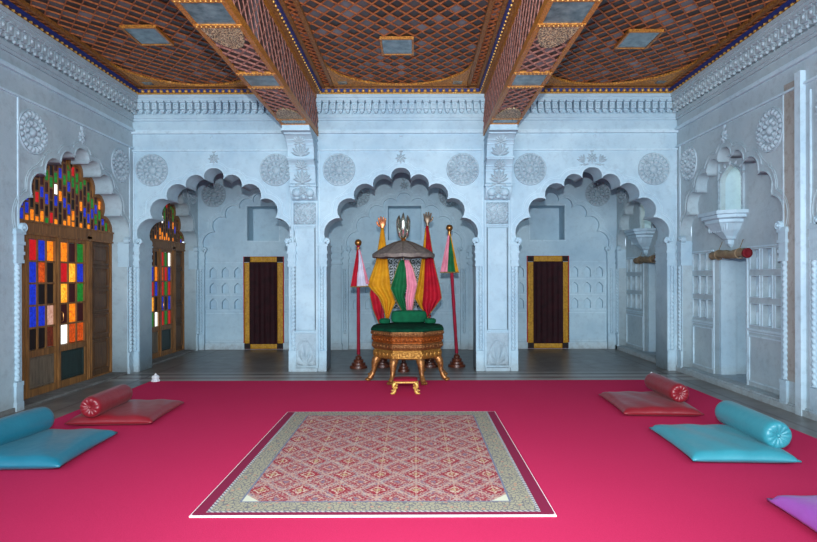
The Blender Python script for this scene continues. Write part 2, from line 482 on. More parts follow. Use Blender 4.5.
def colonnette_mesh(sg, dep):
    mb = MB(); seg = 16; e = -sg*.078
    def bx(x0, x1, y0, y1, z0, z1): mb.box(min(x0, x1), max(x0, x1), y0, y1, z0, z1)
    bx(e, sg*.05, 0, .10, -.02, .04); bx(e, sg*.042, .10, .30, -.02, .03); bx(e, sg*.048, .30, .35, -.02, .038)
    bx(e-sg*.0, e+sg*.03, .35, 1.78, -.02, .012)
    rings = []
    n = 280
    for k in range(n+1):
        y = .36+1.42*k/n
        rr_ = [.031+.005*math.sin(2*(2*PI*i/seg)+sg*95*y) for i in range(seg)]
        rings.append([(rr_[i]*math.cos(2*PI*i/seg), y, .008+rr_[i]*math.sin(2*PI*i/seg)) for i in range(seg)])
    mb.loft(rings)
    for y0, y1, w in ((1.78, 1.82, .046), (1.82, 1.88, .038), (1.88, 1.92, .052), (1.92, 2.0, .040), (2.0, 2.04, .056), (2.04, 2.13, .044), (2.13, 2.16, .06)):
        bx(e-sg*(w-.03), sg*w, y0, y1, -dep, w*.8)
    # volute scroll above the capital, leaning into the opening
    mb.loft([[(-sg*.085+.058*math.cos(a)*s, 2.215+.058*math.sin(a)*s, z) for a in [2*PI*i/18 for i in range(18)]] for s, z in ((1, -.03), (1, .045), (.8, .052), (.72, .04), (.4, .04), (.34, .06), (.1, .065))])
    bx(-sg*.085, sg*.055, 2.16, 2.19, -dep, .04)
    return mb.mesh('colonnette', M_WALL, True)
COLN = {(q, d): colonnette_mesh(q, d) for q in (1, -1) for d in (.03, .15, .44)}

def carve(mb, u0, u1, v0, v1, kind, z):
    if kind == 'fan':
        def f(a, b):
            x = (a-.5)*2; y = b*1.9; t = math.atan2(y, x); r = math.hypot(x, y*.62)
            return .004+.034*abs(math.cos(4.5*t))*max(0, math.sin(min(r*3.3, 2*PI)))**2+(.012 if abs(r-.95) < .05 else 0)
    else:
        def f(a, b):
            x, y = (a-.5)*2, (b-.5)*2
            return .004+.03*abs(math.sin(5.5*x+3*math.sin(4*y))*math.cos(5.5*y+2.2*math.sin(5*abs(x))))
    mb.relief(u0, u1, v0, v1, f, 36, 36, z)

def cornice(M, x0, x1, parent, mat=M_WALL, step=.12):
    mb = MB()
    mb.box(x0, x1, 4.60, 4.655, 0, .19); mb.box(x0, x1, 4.56, 4.60, 0, .17)
    mb.box(x0, x1, 4.30, 4.36, 0, .045); mb.box(x0, x1, 4.26, 4.30, 0, .028)
    n = int((x1-x0)/step); st = (x1-x0)/n
    for i in range(n):
        c = x0+(i+.5)*st; w = st*.40
        for h0, h1, ww, z in ((4.535, 4.56, 1.0, .16), (4.43, 4.535, .85, .125), (4.395, 4.43, .6, .09)):
            mb.box(c-w*ww, c+w*ww, h0, h1, 0, z)
        mb.sphere((c, 4.49, .125), .022, 8, 5, (1, 1.3, 1)); mb.sphere((c, 4.385, .08), .024, 8, 5)
        mb.sphere((c+st/2, 4.375, .02), .016, 6, 4)
    build(mb, 'cornice', mat, parent, False, M)
def hline(mb, x0, x1, y, w=.022, z=.024): mb.box(x0, x1, y-w/2, y+w/2, 0, z)

def arch_dress(M, cx, hw, parent, rise=RISE, mat=M_WALL, medal=True, wings=False, top=3.745, flower=True, colonn=True, dep=.15):
    """mouldings, medallions and colonnettes round one arch"""
    mb = MB()
    for off, w, z in ((.010, .014, .012), (.08, .013, .013), (.108, .008, .008)):
        mb.ribbon(arch_offset(cx, hw, SPR, rise, off), w, 0, z)
    build(mb, 'arch_molding', M_SIDE if mat == M_SIDE else M_HILITE, parent, False, M)
    if medal:
        for s in (-1, 1):
            link('medallion', ROS, parent, M @ Matrix.Translation((cx+s*1.055*hw/1.27, 3.43, 0)))
    if flower:
        link('flower_ornament', FLOWW if wings else FLOW, parent, M @ Matrix.Translation((cx, 3.62, 0)) @ Matrix.Scale(1.3, 4))
    if colonn:
        for s in (-1, 1):
            link('colonnette', COLN[(s, dep)], parent, M @ Matrix.Translation((cx+s*(hw+.08), 0, 0)))

XL, XR, YA, YB, HC = -4.80, 4.465, 9.62, 12.5, 4.78
YN = -1.6
AC = [-3.42, -.235, 3.02]; HW = 1.27; AT = .45
MA = frame((0, YA, 0), (1, 0, 0), (0, -1, 0))
MBK = frame((0, YB, 0), (1, 0, 0), (0, -1, 0))
ML = frame((XL, 0, 0), (0, 1, 0), (1, 0, 0))
MR = frame((XR, 0, 0), (0, -1, 0), (-1, 0, 0))

# ------------------------------------------------------------------ floor
mb = MB(); mb.box(-6, 6, YN, 13.2, -.2, 0)
floor = struct(build(mb, 'floor', M_FLOOR))

# ------------------------------------------------------------------ arcade wall
out = [(XL, 0)]
for c in AC: out += arch(c, HW, SPR, RISE, 0)
out += [(XR, 0), (XR, HC), (XL, HC)]
arcade = struct(plate('wall_front_arcade', out, [], -AT, 0, M_WALL, MA))
for i, c in enumerate(AC):
    arch_dress(MA, c, HW, arcade, wings=(i == 2), dep=.44)
mb = MB()
for x0, x1 in ((XL, -2.12), (-1.62, 1.15), (1.65, XR)):
    hline(mb, x0, x1, 3.76, .026, .03); hline(mb, x0, x1, 4.06, .04, .05)
    mb.box(x0, x1, 4.075, 4.11, 0, .016)
    n = 7
    for k in range(n): mb.sphere((x0+(x1-x0)*(k+.5)/n, 3.775, .012), .014, 6, 4)
    mb.sphere(((x0+x1)/2, 4.0, .005), .022, 8, 5)
for c in (XL+.02, XR-.02): mb.box(c-.01, c+.01, 0.1, 3.76, 0, .012)
for c, w in ((-1.87, .5), (1.40, .5)):
    for s in (-1, 1): mb.box(c+s*w/2-.008, c+s*w/2+.008, 2.3, 3.76, 0, .012)
build(mb, 'molding', M_HILITE, arcade, False, MA)
mb = MB()
cornice(MA, XL, XR, arcade)
# pilasters on the piers between the arches
def pilaster(M, cx, parent, w=.41):
    mb = MB()
    mb.box(cx-w/2, cx+w/2, .0, .06, 0, .05)
    for s in (-1, 1): mb.box(cx+s*w/2-.018, cx+s*w/2+.018, .06, 2.9, 0, .035)
    for h in (.08, .66, 2.48, 2.88): mb.box(cx-w/2, cx+w/2, h-.012, h+.012, 0, .03)
    for s in (-1, 1): mb.ribbon(rect(cx-w/2+.035, cx+w/2-.035, .70, 2.44), .01, 0, .012, True)
    p = build(mb, 'pilaster', M_WALL, parent, False, M)
    mb = MB(); carve(mb, cx-w/2+.02, cx+w/2-.02, .10, .64, 'fan', .006); build(mb, 'carved_leaf_panel', M_CARVE, p, True, M)
    mb = MB(); carve(mb, cx-w/2+.02, cx+w/2-.02, 2.50, 2.86, 'scroll', .006); build(mb, 'carved_scroll_panel', M_CARVE, p, True, M)
def corbel(M, cx, parent, w=.43):
    mb = MB()
    side = [(0, 2.9), (.06, 2.93), (.13, 2.98), (.17, 3.04), (.18, 3.10), (.15, 3.14), (.19, 3.17), (.20, 3.30), (.24, 3.42), (.31, 3.50),
            (.37, 3.53), (.37, 3.57), (.33, 3.58), (.35, 3.70), (.42, 3.80), (.53, 3.87), (.62, 3.89), (.62, 3.93), (.74, 3.94), (.76, 4.02), (0, 4.02)]
    mb.loft([[(cx+s*w/2, y, z) for z, y in side] for s in (-1, 1)])
    for h, z in ((3.13, .2), (3.56, .39), (3.92, .76)): mb.box(cx-w/2-.012, cx+w/2+.012, h-.014, h+.014, 0, z)
    for h, z in ((3.44, .27), (3.36, .235), (3.83, .47), (3.77, .41)): mb.box(cx-w/2-.006, cx+w/2+.006, h-.008, h+.008, 0, z)
    for s in (-1, 1):
        mb.sphere((cx+s*w*.26, 3.02, .15), .075, 12, 8); mb.sphere((cx+s*w*.26, 2.945, .11), .045, 10, 6)
    mb.sphere((cx, 2.95, .12), .04, 10, 6)
    cb = build(mb, 'corbel', M_WALL, parent, True, M)
    for h, z, tlt in ((3.19, .2, -.25), (3.60, .345, -.25), (3.02, .175, 0), (3.42, .29, -.6), (3.8, .45, -.8)):
        link('palmette', PALM, cb, M @ Matrix.Translation((cx, h, z)) @ Matrix.Rotation(-tlt, 4, 'X') @ Matrix.Scale(1.7 if h in (3.19, 3.6) else 1.1, 4))
for c in (-1.87, 1.40):
    pilaster(MA, c, arcade); corbel(MA, c, arcade)

# ------------------------------------------------------------------ side walls
AR = [(8.15, 1.27, RISE), (11.27, 1.10, RISE*.98)]
o = [(YN, 0)]
lw = [(YN, 0), (8.15-1.27, 0)] + arch_top(8.15, 1.27, SPR, RISE) + [(8.15+1.27, 0), (11.27-1.1, 0)] + arch_top(11.27, 1.1, SPR, RISE*.98) + [(11.27+1.1, 0), (YB+.1, 0), (YB+.1, HC), (YN, HC)]
wl = struct(plate('wall_left', lw, [], -.27, 0, M_SIDE, ML))
rw = []
RAR = [(-11.27, 1.1, RISE*.98), (-8.15, 1.27, RISE), (-4.95, 1.27, RISE)]
rw = [(-YB-.1, 0)]
for c, hw, ri in RAR: rw += [(c-hw, 0)] + arch_top(c, hw, SPR, ri) + [(c+hw, 0)]
rw += [(-YN, 0), (-YN, HC), (-YB-.1, HC)]
wr = struct(plate('wall_right', rw, [], -.16, 0, M_SIDE, MR))
for c, hw, ri in AR: arch_dress(ML, c, hw, wl, ri, M_SIDE, medal=True, flower=(c < 9))
for c, hw, ri in RAR: arch_dress(MR, c, hw, wr, ri, M_SIDE, medal=True, flower=(c > -9))
for M, sgn, par in ((ML, 1, wl), (MR, -1, wr)):
    a, b = sorted((sgn*YN, sgn*(YA)))
    cornice(M, a, b, par, M_SIDE)
    mb = MB()
    hline(mb, a, b, 3.80, .026, .03); hline(mb, a, b, 4.09, .04, .05); mb.box(a, b, 4.105, 4.14, 0, .016)
    for y in (6.83, 9.5): mb.box(sgn*y-.01, sgn*y+.01, .1, 3.8, 0, .014)
    if sgn < 0: 
        for y in (6.50,): mb.box(-y-.05, -y+.05, .0, 3.95, -.01, .062)
        mb.box(-6.37, -6.35, .1, 3.7, 0, .02)
    build(mb, 'molding', M_HILITE, par, False, M)
mb = MB(); mb.box(-6.82, -6.56, .35, 3.9, 0, .006)
build(mb, 'stained_strip', M_STAIN, wr, False, MR)
# plinths
mb = MB(); mb.box(-9.6, -6.0, 0, .07, 0, .05); mb.box(-9.6, -6.0, 0, .09, -.16, .02); mb.box(-YB, -10.1, 0, .08, 0, .04); mb.box(-12.4, -10.1, 0, .09, -.16, 0)
struct(build(mb, 'baseboard_right', M_SIDE, None, False, MR))
mb = MB()
mb.box(YN, 6.86, 0, .05, 0, .02); mb.box(6.9, 9.4, 0, .03, -.27, .01); mb.box(10.2, 12.3, 0, .03, -.27, .0)
struct(build(mb, 'baseboard_left', M_SILL, None, False, ML))

# right wall: recessed face of each niche with cells, alcove, window
def small_niche(cx, y0, w=.15, h=.22):
    return [(cx-w/2, y0), (cx-w/2, y0+h*.6), (cx-w*.42, y0+h*.74), (cx-w*.24, y0+h*.86), (cx, y0+h), (cx+w*.24, y0+h*.86), (cx+w*.42, y0+h*.74), (cx+w/2, y0+h*.6), (cx+w/2, y0)][::-1]
def right_niche(c, hw, alc, win, cols, d=.16, full=True, idx=1):
    par = wr
    holes = []
    a0, a1 = alc
    cells = []
    for cx in cols:
        for (y0, y1) in ((1.70, 1.96), (1.32, 1.60), (.94, 1.22)):
            holes.append(rect(cx-.1, cx+.1, y0, y1)); cells.append((cx, y0, y1))
    w0, w1 = win
    wtop = [(w0, 2.53), (w0, 3.0)] + [(w0+(w1-w0)*(.5-.5*math.cos(PI*k/8)), 3.0+.2*math.sin(PI*k/8)+(.05 if k == 4 else 0)) for k in range(1, 8)] + [(w1, 3.0), (w1, 2.53)]
    holes.append(wtop)
    ou = [(c-hw-.02, .0), (a0, .0), (a0, 1.86), (a1, 1.86), (a1, .0), (c+hw+.02, .0), (c+hw+.02, 3.6), (c-hw-.02, 3.6)]
    plate('niche_face', ou, holes, -d-.07, -d, M_SIDE, MR, par)
    # backs of the cells, alcove lining and window lining
    mb = MB()
    mb.box(c-hw, a0-.001, 0.6, 2.05, -d-.12, -d-.0701); mb.box(a1+.001, c+hw, .6, 2.05, -d-.12, -d-.0701)
    D = d+.5
    mb.box(a0-.05, a0, 0, 1.9, -D, -d-.07); mb.box(a1, a1+.05, 0, 1.9, -D, -d-.07)
    mb.box(a0-.05, a1+.05, 0, 1.95, -D-.05, -D); mb.box(a0-.05, a1+.05, 1.86, 1.95, -D, -d-.07)
    mb.box(a0-.0, a0+.05, .09, 1.86, -d-.3, -d-.07)
    mb.box(a0, a1, 0, .09, -D, -d)
    W = d+.42
    mb.box(w0-.04, w0, 2.5, 3.4, -W, -d-.07); mb.box(w1, w1+.04, 2.5, 3.4, -W, -d-.07)
    mb.box(w0-.04, w1+.04, 3.3, 3.4, -W, -d-.07); mb.box(w0-.04, w1+.04, 2.47, 2.53, -W, -d-.07)
    build(mb, 'niche_lining', M_WALL, par, False, MR)
    mb = MB()
    for cx, y0, y1 in cells:                       # small arched frames standing in each cell
        mb.ribbon([(cx-.06, y0), (cx-.06, y0+.13), (cx-.045, y0+.17), (cx-.02, y0+.195), (cx, y0+.22), (cx+.02, y0+.195), (cx+.045, y0+.17), (cx+.06, y0+.13), (cx+.06, y0)], .008, -d-.07, -d-.05)
        mb.ribbon(rect(cx-.108, cx+.108, y0-.008, y1+.008), .014, -d, -d+.014, True)
    for x0, x1 in ((c-hw+.05, a0-.05), (a1+.05, c+hw-.05)):
        mb.ribbon(rect(x0, x1, .16, .78), .025, -d, -d+.02, True)
        mb.box(x0-.03, x1+.03, .855, .885, -d, -d+.022); mb.box(x0-.03, x1+.03, .825, .84, -d, -d+.012)
        mb.box(x0-.03, x1+.03, 1.99, 2.01, -d, -d+.015)
    for s, e in ((a0, 1), (a1, -1)): mb.box(s-.025 if e > 0 else s, s if e > 0 else s+.025, 0.09, 1.88, -d, -d+.02)
    mb.box(a0-.03, a1+.03, 1.86, 1.9, -d, -d+.02)
    build(mb, 'niche_molding', M_HILITE, par, False, MR)
    win_o = struct(empty('window_%d' % idx))
    mb = MB(); mb.box(w0, w1, 2.53, 3.3, -W-.02, -W)
    build(mb, 'pane', M_DAY, win_o, False, MR)
    mb = MB()
    mb.ribbon(rect(w0-.03, w1+.03, 2.53, 3.36), .03, -d, -d+.03, True)
    mb.ribbon(wtop, .02, -d, -d+.022)
    for k in range(7):                             # carved leaves round the window head
        t = PI*(k+.5)/7; petal(mb, (w0+(w1-w0)*(.5-.52*math.cos(t)), 3.01+.21*math.sin(t)), PI-t, .07, .04, .03, -d+.01)
    for sgn, x in ((-1, w0), (1, w1)):
        for k in range(6): petal(mb, (x, 2.56+.08*k), PI/2-sgn*.35, .07, .035, .03, -d+.01)
    build(mb, 'carved_window_frame', M_CARVE, win_o, False, MR)
    # bracketed sill
    mb = MB(); cw = (w0+w1)/2; Z = -d
    def ring(h, w, f, p):
        return [(cw-w*.94, h, Z), (cw-w, h, Z+p*.45), (cw-f, h, Z+p), (cw+f, h, Z+p), (cw+w, h, Z+p*.45), (cw+w, h, Z)]
    mb.loft([ring(*a) for a in ((2.53, .42, .26, .36), (2.48, .42, .26, .36), (2.475, .37, .23, .33), (2.43, .37, .23, .33), (2.41, .30, .2, .29), (2.37, .30, .2, .29),
             (2.35, .27, .18, .27), (2.26, .2, .13, .21), (2.18, .12, .08, .13), (2.14, .10, .06, .10), (2.13, .06, .04, .08), (2.07, .05, .035, .07), (2.02, .012, .01, .02))])
    for k in range(9): petal(mb, (cw-.24+.06*k, 2.36), -PI/2, .12, .045, .02, Z+.2)
    build(mb, 'window_sill', M_WALL, win_o, False, MR)
    return cw
cw1 = right_niche(-8.15, 1.27, (-8.72, -7.86), (-8.54, -7.96), [-9.28, -9.05, -8.84, -7.68, -7.41, -7.14], idx=3)
cw2 = right_niche(-11.27, 1.10, (-11.4, -10.62), (-11.55, -11.0), [-12.2, -11.93, -11.66, -10.42], idx=4)
mb = MB(); mb.box(-6.25, -3.65, 0, 3.6, -.2, -.16)
build(mb, 'niche_face', M_SIDE, wr, False, MR)
mb = MB(); mb.box(-12.6, -9.0, 3.2, 4.2, -.3, -.17)

# left wall doors ------------------------------------------------------------
def inside(poly, x, y):
    r = False; j = len(poly)-1
    for i in range(len(poly)):
        if (poly[i][1] > y) != (poly[j][1] > y) and x < (poly[j][0]-poly[i][0])*(y-poly[i][1])/(poly[j][1]-poly[i][1])+poly[i][0]: r = not r
        j = i
    return r
GKEYS = list(GL.keys()); GMATS = [GL[k] for k in GKEYS]
def stained_door(idx, c, hw, rise, lv, rows, label_leaf=True):
    """lv = (left post, leaf a start, middle, leaf b end)  along the wall"""
    d = struct(empty('door_%d' % idx))
    Z = -.27
    a0, am, a1 = lv
    fr = MB()
    # frame: posts, transom, sill
    for x in (a0-.12, a1+.0):
        fr.box(x, x+.12, .0, 2.24, Z-.06, Z+.03); fr.box(x+.02, x+.045, .05, 2.16, Z+.03, Z+.045); fr.box(x+.075, x+.10, .05, 2.16, Z+.03, Z+.045)
    fr.box(c-hw-.02, c+hw+.02, 2.20, 2.34, Z-.08, Z+.03); fr.box(c-hw-.02, c+hw+.02, 2.17, 2.2, Z-.06, Z+.045)
    fr.box(c-hw-.02, c+hw+.02, 2.33, 2.355, Z-.06, Z+.045)
    fr.box(c-hw-.02, c+hw+.02, 0, .05, Z-.08, Z+.015)
    for x in (c-hw-.03, c+hw-.03): fr.box(x, x+.06, 0, 2.2, Z-.06, Z+.02)
    build(fr, 'door_frame', M_WOOD, d, False, ML)
    # fixed side panels, four raised fields each
    for x0, x1 in ((c-hw+.03, a0-.12), (a1+.12, c+hw-.03)):
        mb = MB(); mb.box(x0, x1, .05, 2.18, Z-.05, Z-.02)
        for y0, y1 in ((.14, .62), (.70, 1.02), (1.08, 1.4), (1.46, 1.76), (1.82, 2.12)):
            mb.ribbon(rect(x0+.06, x1-.06, y0, y1), .026, Z-.02, Z+.014, True)
            mb.box(x0+.11, x1-.11, y0+.06, y1-.06, Z-.02, Z-.0)
        build(mb, 'side_panel', M_WOODB, d, False, ML)
    for li, (x0, x1) in enumerate(((a0, am-.012), (am+.012, a1))):
        w = x1-x0; st = .045
        lf = MB()
        for x in (x0, x1-st): lf.box(x, x+st, .05, 2.17, Z-.04, Z+.015)
        lf.box(x0+st, x1-st, .05, .13, Z-.04, Z+.015); lf.box(x0+st, x1-st, .55, .64, Z-.04, Z+.015); lf.box(x0+st, x1-st, 2.12, 2.17, Z-.04, Z+.015)
        pw = (w-2*st)/3; ph = (2.12-.64)/5
        for k in (1, 2): lf.box(x0+st+k*pw-.011, x0+st+k*pw+.011, .64, 2.12, Z-.03, Z+.008)
        for k in range(1, 5): lf.box(x0+st, x1-st, .64+k*ph-.013, .64+k*ph+.013, Z-.03, Z+.010)
        if li == 1: lf.box(x0-.03, x0+.012, .05, 2.17, Z+.015, Z+.04)
        leaf = build(lf, 'door_leaf', M_WOOD, d, False, ML)
        gp = MB()
        for r in range(5):
            for k in range(3):
                gp.mi = GKEYS.index(rows[r][li*3+k])
                gp.box(x0+st+k*pw+.008, x0+st+(k+1)*pw-.008, 2.12-(r+1)*ph+.01, 2.12-r*ph-.01, Z-.02, Z-.012)
        build(gp, 'stained_glass', GMATS, leaf, False, ML)
        pn = MB(); pn.box(x0+st, x1-st, .13, .55, Z-.03, Z-.01); pn.ribbon(rect(x0+st+.025, x1-st-.025, .155, .525), .02, Z-.01, Z+.004, True)
        build(pn, 'lower_panel', M_WOODG if li == 0 else M_WOODD, leaf, False, ML)
        if li == 1:
            h = MB(); h.tube([(x0+.02, 1.12, Z+.04), (x0+.02, 1.1, Z+.07), (x0+.02, 1.0, Z+.07), (x0+.02, .98, Z+.04)], .007, 6)
            build(h, 'door_handle', M_BRASS, leaf, True, ML)
    # fanlight in the arch head
    prof = [(c-hw+.0, 2.34)] + [(x, y) for x, y in arch_top(c, hw*.985, SPR, rise*.975) if y > 2.34] + [(c+hw-.0, 2.34)]
    fl = plate('fanlight', prof, [], Z-.05, Z-.03, M_WOOD, ML, d)
    mb = MB(); mb.ribbon(prof[1:-1], .085, Z-.05, Z+.01)
    cwid, rh = .10, .165
    inner = [(c+(x-c)*.955, 2.34+(y-2.34)*.955) for x, y in prof]
    gp = MB(); pat = 'RMGBKAMKGBRKAGMBKRYGKM'
    n = int(hw*2/cwid)+1
    for i in range(n):
        x = c-n*cwid/2+(i+.5)*cwid
        mb.box(x-cwid/2-.009, x-cwid/2+.009, 2.34, 2.34+0.001, Z-.03, Z-.029)
        ys = [2.345+.005*k for k in range(240)]
        ok = [y for y in ys if inside(inner, x, y)]
        if not ok: continue
        ymax = max(ok)
        mb.box(x-cwid/2-.011, x-cwid/2+.011, 2.34, ymax, Z-.03, Z-.008)
        y = 2.36 - (i % 2)*rh/2
        r = 0
        while y < ymax-.02:
            y0, y1 = max(y+.012, 2.36), min(y+rh-.012, ymax-.02)
            if y1-y0 > .025:
                near = (c-x)/hw   # colour rows run stepwise over the fan as in the leadwork
                t = (y-2.36)/rh + abs(near)*1.2
                seq = ['A', 'K', 'B', 'M', 'G', 'M', 'K', 'M'] if (i*7+r*3) % 5 else ['A', 'M', 'A', 'G', 'K', 'R', 'G', 'M']
                k = seq[(r + (i//2)) % len(seq)] if random.random() < .35 else seq[min(int(t+random.random()*1.2), 7)]
                if idx == 1 and i == 11 and r == 3: k = 'W'
                if idx == 2 and i == 12 and r == 2: k = 'W'
                gp.mi = GKEYS.index(k)
                gp.box(x-cwid/2+.010, x+cwid/2-.010, y0, y1, Z-.03, Z-.018)
            mb.box(x-cwid/2, x+cwid/2, y-.013, y+.013, Z-.03, Z-.01) if y > 2.36 else None
            y += rh; r += 1
    build(mb, 'fanlight_bars', M_WOOD, fl, False, ML)
    build(gp, 'fanlight_glass', GMATS, fl, False, ML)
    # solid wall behind the doors keeps outside light out; panes glow themselves
    return d
stained_door(1, 8.15, 1.27, RISE, (7.36, 8.00, 8.70), ['RBAAMG', 'BOKRYB', 'BKKYMG', 'BBPMAM', 'KKNWOO'])
stained_door(2, 11.27, 1.10, RISE*.98, (10.62, 11.2, 11.78), ['RMKRGW', 'GBAORB', 'KRBRGR', 'BYKBKB', 'MGWRGR'])
mb = MB(); mb.box(6.7, 12.5, 0, HC, -.45, -.36)
build(mb, 'outer_leaf', M_SIDE, wl, False, ML)

# ------------------------------------------------------------------ back wall of the bays
BT = 4.25
out = [(XL-.1, 0)]
for c in AC: out += arch(c, 1.24, SPR, RISE, 0)
out += [(XR+.1, 0), (XR+.1, BT), (XL-.1, BT)]
wb = struct(plate('wall_back', out, [], -.07, 0, M_WALL, MBK))
D1 = -.07
holes = []
doors = [(-3.365, 0.43), None, (2.955, .45)]
sq = [(-3.73, -3.03), (-.60, .14), (2.57, 3.33)]
cells = []
for i, c in enumerate(AC):
    holes.append(rect(sq[i][0], sq[i][1], 2.42, 3.18))
    cols = {0: [-4.49, -4.22, -3.94, -2.72, -2.45], 1: [-1.3, -1.03, .55, .82], 2: [2.07, 2.34, 3.55, 3.83, 4.10]}[i]
    for cx in cols:
        for y0 in (1.60, 1.25, .90):
            holes.append(small_niche(cx, y0, .16, .23)); cells.append((cx, y0))
holes.append(rect(-.68, .22, .9, 2.0))
plate('blind_arch_face', rect(XL-.1, XR+.1, 0, BT), holes, D1-.08, D1, M_WALL, MBK, wb)
mb = MB()
mb.box(XL-.1, -3.8, 0, BT, D1-.12, D1-.08); mb.box(-3.0, -.68, 0, 2.4, D1-.12, D1-.08); mb.box(.22, 2.5, 0, 2.4, D1-.12, D1-.08)
mb.box(3.4, XR+.1, 0, 2.4, D1-.12, D1-.08); mb.box(-3.8, -3.0, 0, 2.35, D1-.12, D1-.08); mb.box(2.5, 3.4, 0, 2.35, D1-.12, D1-.08)
for x0, x1 in sq:
    e = D1-.08
    mb.box(x0-.04, x0, 2.38, 3.22, e-.4, e); mb.box(x1, x1+.04, 2.38, 3.22, e-.4, e)
    mb.box(x0-.04, x1+.04, 2.38, 2.42, e-.4, e); mb.box(x0-.04, x1+.04, 3.18, 3.22, e-.4, e); mb.box(x0-.04, x1+.04, 2.38, 3.22, e-.44, e-.4)
build(mb, 'niche_lining', M_WALL, wb, False, MBK)
mb = MB()
for x0, x1 in sq: mb.ribbon(rect(x0-.02, x1+.02, 2.40, 3.20), .025, D1, D1+.015, True)
for x0, x1 in ((-4.66, -3.82), (-2.9, -2.2), (-1.45, -.72), (.26, .99), (1.83, 2.47), (3.42, 4.24)):
    mb.ribbon(rect(x0, x1, .86, 1.93), .02, D1, D1+.012, True)
    mb.box(x0, x1, 1.195, 1.21, D1, D1+.008); mb.box(x0, x1, 1.545, 1.56, D1, D1+.008)
    mb.ribbon(rect(x0, x1, .18, .80), .022, D1, D1+.014, True)
    mb.box(x0-.03, x1+.03, 0, .14, D1, D1+.03)
for cx, y0 in cells: mb.ribbon([(x, y) for x, y in small_niche(cx, y0, .185, .25)], .014, D1, D1+.012)
mb.ribbon(rect(-.70, .24, .88, 2.02), .03, D1, D1+.02, True)
build(mb, 'molding', M_HILITE, wb, False, MBK)
for i, c in enumerate(AC):
    arch_dress(MBK, c, 1.24, wb, medal=True, flower=True, dep=.03)
for c in (-1.83, 1.39):
    mb = MB()
    mb.box(c-.2, c+.2, 0, 2.0, 0, .06); mb.box(c-.22, c+.22, 0, .14, 0, .08); mb.box(c-.14, c+.14, .25, 1.85, .06, .075)
    for y0, y1, w in ((1.88, 1.93, .24), (2.0, 2.05, .25), (2.05, 2.14, .21), (2.14, 2.19, .25), (2.19, 2.3, .22)): mb.box(c-w, c+w, y0, y1, 0, w-.12)
    build(mb, 'pilaster', M_WALL, wb, False, MBK)
# pierced stone screen in the middle bay
win = struct(empty('window_1'))
mb = MB(); mb.box(-.70, .24, .88, 2.02, D1-.1, D1-.09); build(mb, 'pane', M_JALI, win, False, MBK)
mb = MB()
random.seed(3)
for i in range(8):
    for j in range(9):
        cx, cy = -.655+.122*i, .945+.126*j
        a0 = random.random()*6; q = 1 if (i+j) % 2 else -1
        pts = [(cx+(.055-.004*k)*math.cos(a0+q*k*.62), cy+(.055-.004*k)*math.sin(a0+q*k*.62)) for k in range(11)]
        mb.ribbon(pts, .016, D1-.05, D1-.0)
        mb.ribbon([(cx+.06, cy-.063), (cx+.045, cy+.01), (cx+.061, cy+.063)], .012, D1-.05, D1-.004)
        mb.ribbon([(cx-.061, cy+.06), (cx, cy+.05), (cx+.061, cy+.063)], .012, D1-.05, D1-.004)
build(mb, 'stone_screen', M_WHITE, win, False, MBK)

# vestibule ceiling over the bays
mb = MB(); mb.box(XL-.3, XR+.3, YA+AT-.01, YB+.2, BT, BT+.1)
vc = struct(build(mb, 'ceiling_gallery', M_SIDE))

# ------------------------------------------------------------------ painted ceiling
mb = MB(); mb.box(XL-.3, XR+.3, YN, YA+.2, HC+.03, HC+.15)
ceil = struct(build(mb, 'ceiling', M_CELL))
Y0 = 4.4; Y1 = YA
def clip(x0, x1, y0, y1, p, d):
    t0, t1 = -1e9, 1e9
    for a, da, lo, hi in ((p[0], d[0], x0, x1), (p[1], d[1], y0, y1)):
        if abs(da) < 1e-9:
            if a < lo or a > hi: return None
            continue
        u, v = (lo-a)/da, (hi-a)/da
        if u > v: u, v = v, u
        t0, t1 = max(t0, u), min(t1, v)
    if t1-t0 < 1e-3: return None
    return (p[0]+d[0]*t0, p[1]+d[1]*t0), (p[0]+d[0]*t1, p[1]+d[1]*t1)
def lattice(mb, x0, x1, y0, y1, a, b, w, z0, z1):
    """diagonal ribs x/a + y/b = k and x/a - y/b = k, clipped to a rectangle"""
    for s in (1, -1):
        vals = [x/a+s*y/b for x in (x0, x1) for y in (y0, y1)]
        for k in range(math.ceil(min(vals)), math.floor(max(vals))+1):
            sg = clip(x0, x1, y0, y1, (k*a, 0), (a, -s*b))
            if sg: mb.ribbon([sg[0], sg[1]], w, z0 + (.002 if s > 0 else 0), z1 + (.003 if s > 0 else 0))
bays = [(XL, -2.11, -3.50, 7.42), (-1.63, 1.16, -.235, 7.78), (1.64, XR, 3.0, 7.58)]
